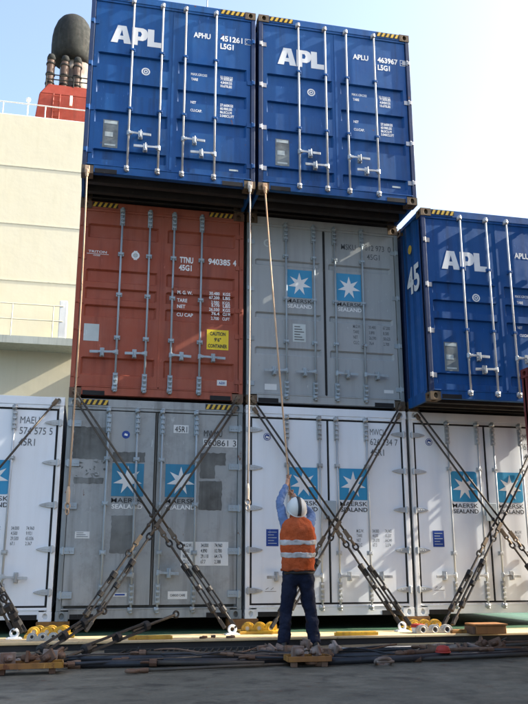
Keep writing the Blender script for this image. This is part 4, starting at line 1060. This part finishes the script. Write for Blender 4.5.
edges = [(0,1),(1,2),(2,3),(3,4),(4,5),(5,6),(3,7),(7,8),(8,9),(9,10),(3,11),(11,12),(12,13),(13,14),(0,15),(15,16),(16,17),(17,18),(0,19),(19,20),(20,21),(21,22)]
body = skin_mesh('body', nodes, edges, 'skin', w, sub=2)
# fingers join the body mesh: unequal, bent round the rod
import bmesh
def fingers(c, side):
    mb = MB()
    for i, (dz, L_) in enumerate(((.036, .9), (.014, 1.0), (-.008, .95), (-.029, .78))):
        r_ = .0100 if i < 3 else .0088; ax = c+Vector((0,0,dz)); a0 = pi+.5 if side < 0 else -.5
        pts = []
        for k in range(6):
            a = (a0 + side*-1*(k*.62*L_)) if side < 0 else (a0 + k*.62*L_)
            if side < 0: a = pi + .6 - k*.62*L_
            else: a = -.6 + k*.62*L_
            pts.append(ax+Vector((cos(a)*.0255, sin(a)*.0255, -.002*k)))
        pts.insert(0, ax+Vector((side*.028, -.038, -.004)))
        mb.tube(pts, [r_*1.1]+[r_]*5+[r_*.8], 8)
    t0 = c+Vector((side*.024, -.035, -.02)); mb.tube([t0, c+Vector((side*.006, -.036, .005)), c+Vector((-side*.014, -.030, .028)), c+Vector((-side*.022,-.018,.040))], [.012,.011,.010,.008], 8)
    return mb
# gloves carry the hand shape; the body keeps its own fingers
bm = bmesh.new(); bm.from_mesh(body.data)
for c, s_ in ((LHn, -1), (RHn, 1)):
    f_ = fingers(c, s_); vs = [bm.verts.new(v) for v in f_.v]
    for q in f_.f:
        try: nf = bm.faces.new([vs[i] for i in q]); nf.smooth = True
        except ValueError: pass
    vs = None
bmesh.ops.recalc_face_normals(bm, faces=bm.faces); bm.to_mesh(body.data); bm.free()
# head details mostly hidden by the helmet: face built anyway
fc = MB(); fc.loft([(0,.135,1.60,.012,.016),(0,.150,1.625,.014,.020),(0,.140,1.66,.008,.010)], 10); fc.build('nose', 'skin', body, smooth=True)
for s_ in (-1, 1):
    e = MB(); e.loft([(s_*.082,.045,1.585,.006,.012),(s_*.088,.045,1.61,.010,.018),(s_*.086,.045,1.645,.008,.014)], 10); e.build('ear', 'skin', body, smooth=True)
    e = MB(); e.loft([(s_*.03,.132,1.642,.008,.004),(s_*.03,.136,1.65,.012,.006),(s_*.03,.132,1.658,.008,.004)], 10); e.build('eye', 'letter', body, smooth=True)
MB().box(-.022, .022, .126, .136, 1.575, 1.583).build('mouth', 'maroon', body, bevel=.003)
mb = MB(); mb.loft([(0,.0,1.52,.058,.03),(0,.005,1.56,.072,.05),(0,.015,1.62,.080,.075),(0,.03,1.68,.078,.08),(0,.04,1.72,.05,.05)], 18); mb.build('hair', 'hair', w, smooth=True)
# shirt: torso plus sleeves in one skinned mesh
nodes = [((0,.0,1.00),(.145,.10)), ((0,.01,1.22),(.155,.105)), ((0,.015,1.38),(.15,.10)), ((0,.02,1.46),(.085,.075)), ((0,.03,1.515),(.060,.06)),
         (tuple(LS),.066), (tuple(LS.lerp(LE,.5)),.060), (tuple(LE),.052), (tuple(LE.lerp(LW,.5)),.046), (tuple(LE.lerp(LW,.93)),.038),
         (tuple(RS_),.072), (tuple(RS_.lerp(RE,.5)),.066), (tuple(RE),.057), (tuple(RE.lerp(RW,.5)),.050), (tuple(RE.lerp(RW,.93)),.043)]
edges = [(0,1),(1,2),(2,3),(3,4),(2,5),(5,6),(6,7),(7,8),(8,9),(2,10),(10,11),(11,12),(12,13),(13,14)]
skin_mesh('shirt', nodes, edges, 'denim', w, sub=3, disp=.035, dsc=.05)
nodes = [((0,.0,.97),(.165,.115)), ((0,.0,.90),(.172,.120)), ((-.092,.0,.80),(.110,.115)), ((-.115,.008,.64),(.098,.10)), ((-.142,.012,.47),(.082,.085)), ((-.170,-.005,.27),(.076,.08)), ((-.188,-.015,.10),(.073,.08)), ((-.19,-.015,.055),(.076,.082)),
         ((.092,.0,.80),(.110,.115)), ((.112,.008,.64),(.098,.10)), ((.138,.015,.47),(.082,.085)), ((.165,-.005,.27),(.076,.08)), ((.183,-.015,.10),(.073,.08)), ((.187,-.015,.055),(.076,.082))]
edges = [(0,1),(1,2),(2,3),(3,4),(4,5),(5,6),(6,7),(1,8),(8,9),(9,10),(10,11),(11,12),(12,13)]
skin_mesh('trousers', nodes, edges, 'navy', w, sub=3, disp=.055, dsc=.09)
mb = MB(); VR = [(0,.0,.90,.200,.130),(0,.0,.93,.205,.140),(0,0,1.02,.208,.142),(0,.0,1.14,.212,.146),(0,.005,1.27,.222,.150),(0,.01,1.36,.222,.148),(0,.01,1.43,.205,.135),(0,.015,1.475,.165,.115),(0,.02,1.505,.11,.09),(0,.025,1.515,.085,.078)]
mb.loft(VR, 28, cap=False, pw=2.3); v = mb.build('safety_vest', 'hivis', w, smooth=True); with_disp(v, .05, .11)
def band(z0, z1):
    def at(z):
        for a, b in zip(VR, VR[1:]):
            if a[2] <= z <= b[2]:
                t_ = (z-a[2])/(b[2]-a[2]); return [a[i]+(b[i]-a[i])*t_ for i in range(5)]
    m_ = MB(); rg = []
    for z in (z0, z0+.002, (z0+z1)/2, z1-.002, z1):
        q = at(z); e = .0 if z in (z0, z1) else .008; rg.append((q[0], q[1], z, q[3]+e, q[4]+e))
    m_.loft(rg, 28, cap=False, pw=2.3); o = m_.build('reflective_band', 'reflective', w, smooth=True); with_disp(o, .05, .11); return o
mb = MB(); mb.loft([(0,.018,1.49,.098,.088),(0,.020,1.515,.090,.084),(0,.022,1.54,.086,.080),(0,.022,1.541,.080,.074)], 24, cap=False, pw=2.1); mb.build('collar', 'hivis', v, smooth=True)
mb = MB(); mb.loft([(0,0,.885,.203,.133),(0,0,.886,.212,.143),(0,0,.905,.214,.145),(0,0,.906,.204,.134)], 28, cap=False, pw=2.3); with_disp(mb.build('hem', 'hivis_dark', v, smooth=True), .05, .11)
mb = MB(); mb.loft([(0,0,.845,.180,.128),(0,0,.847,.186,.134),(0,0,.880,.186,.134),(0,0,.882,.180,.128)], 28, cap=False, pw=2.2); mb.build('belt', 'leather', w, smooth=True)
band(1.185, 1.245); band(1.035, 1.095)
for s_, ax in ((-1, -.195), (1, .192)):
    mb = MB(); x = ax
    mb.loft([(x,.03,.0,.048,.13),(x,.03,.02,.050,.135),(x,.028,.045,.046,.125),(x,.0,.075,.048,.085),(x,-.02,.11,.046,.055),(x,-.02,.16,.046,.05)], 20, pw=2.4)
    mb.build('boot', 'leather', w, smooth=True)
# helmet, tipped back as he looks up
hc = Vector((.0, .02, 1.625)); tm = Matrix.Rotation(radians(44), 3, 'X')
mb = MB(); prof = [(-.02,.118,.138),(.0,.118,.138),(.03,.116,.135),(.07,.104,.122),(.10,.084,.10),(.125,.055,.066),(.138,.02,.024)]
rings = [(*(hc+tm@Vector((0,0,z_))), rx, ry, tm) for z_, rx, ry in prof]
mb.loft(rings, 28); h_ = mb.build('helmet', 'helmet', w, smooth=True)
mb = MB(); rings = [(*(hc+tm@Vector((0,.012,z_))), rx, ry, tm) for z_, rx, ry in ((-.028,.122,.150),(-.022,.128,.158),(-.012,.126,.154),(-.004,.117,.138))]
mb.loft(rings, 28); mb.build('brim', 'helmet', h_, smooth=True)
mb = MB(); pr = []
for k in range(13):
    a = pi*(k/12)*1.0
    pr.append(hc+tm@Vector((0, -cos(a)*.140, .002+sin(a)*.139)))
o0 = len(mb.v)
for i, p in enumerate(pr):
    nrm = (p-hc).normalized()*.003
    mb.v += [tuple(p+nrm+Vector((-.022,0,0))), tuple(p+nrm+Vector((.022,0,0)))]
for i in range(len(pr)-1): mb.f.append((2*i, 2*i+1, 2*i+3, 2*i+2))
o = mb.build('helmet_stripe', 'helmet_band', h_, smooth=True)
sm = o.modifiers.new('s', 'SOLIDIFY'); sm.thickness = .004

# ------------------------------------------------------------------ sky, sun, camera
wd_ = bpy.data.worlds.new('World'); S.world = wd_; wd_.use_nodes = True
t = wd_.node_tree; bg = t.nodes['Background']
EL, AZ = 32, 5.5        # elevation; degrees towards the camera from the +x direction
sk = t.nodes.new('ShaderNodeTexSky'); sk.sky_type = 'NISHITA'; sk.sun_disc = False
sk.sun_elevation = radians(EL); sk.sun_rotation = radians(90+AZ); sk.altitude = 0; sk.air_density = 1.0; sk.dust_density = 4.0; sk.ozone_density = .9
t.links.new(sk.outputs[0], bg.inputs['Color']); bg.inputs['Strength'].default_value = .15
sl = bpy.data.lights.new('sun', 'SUN'); sl.energy = 4.2; sl.angle = radians(.5); sl.color = (1, .93, .80)
so = bpy.data.objects.new('sun', sl); COL.objects.link(so)
dv = Vector((cos(radians(EL))*cos(radians(AZ)), -cos(radians(EL))*sin(radians(AZ)), sin(radians(EL))))
so.rotation_euler = dv.to_track_quat('Z', 'Y').to_euler()
cd = bpy.data.cameras.new('camera'); co = bpy.data.objects.new('camera', cd); COL.objects.link(co)
co.location = (.2913, -11.1378, .7505); co.rotation_euler = (pi/2+.25489, 0, -.21698)
cd.sensor_fit = 'HORIZONTAL'; cd.sensor_width = 36; cd.lens = 802.375/528*36; cd.clip_end = 9000; cd.clip_start = .05
S.camera = co
S.view_settings.view_transform = 'Standard'; S.view_settings.look = 'None'; S.view_settings.exposure = 1.68; S.view_settings.gamma = 1
S.render.engine = 'CYCLES'
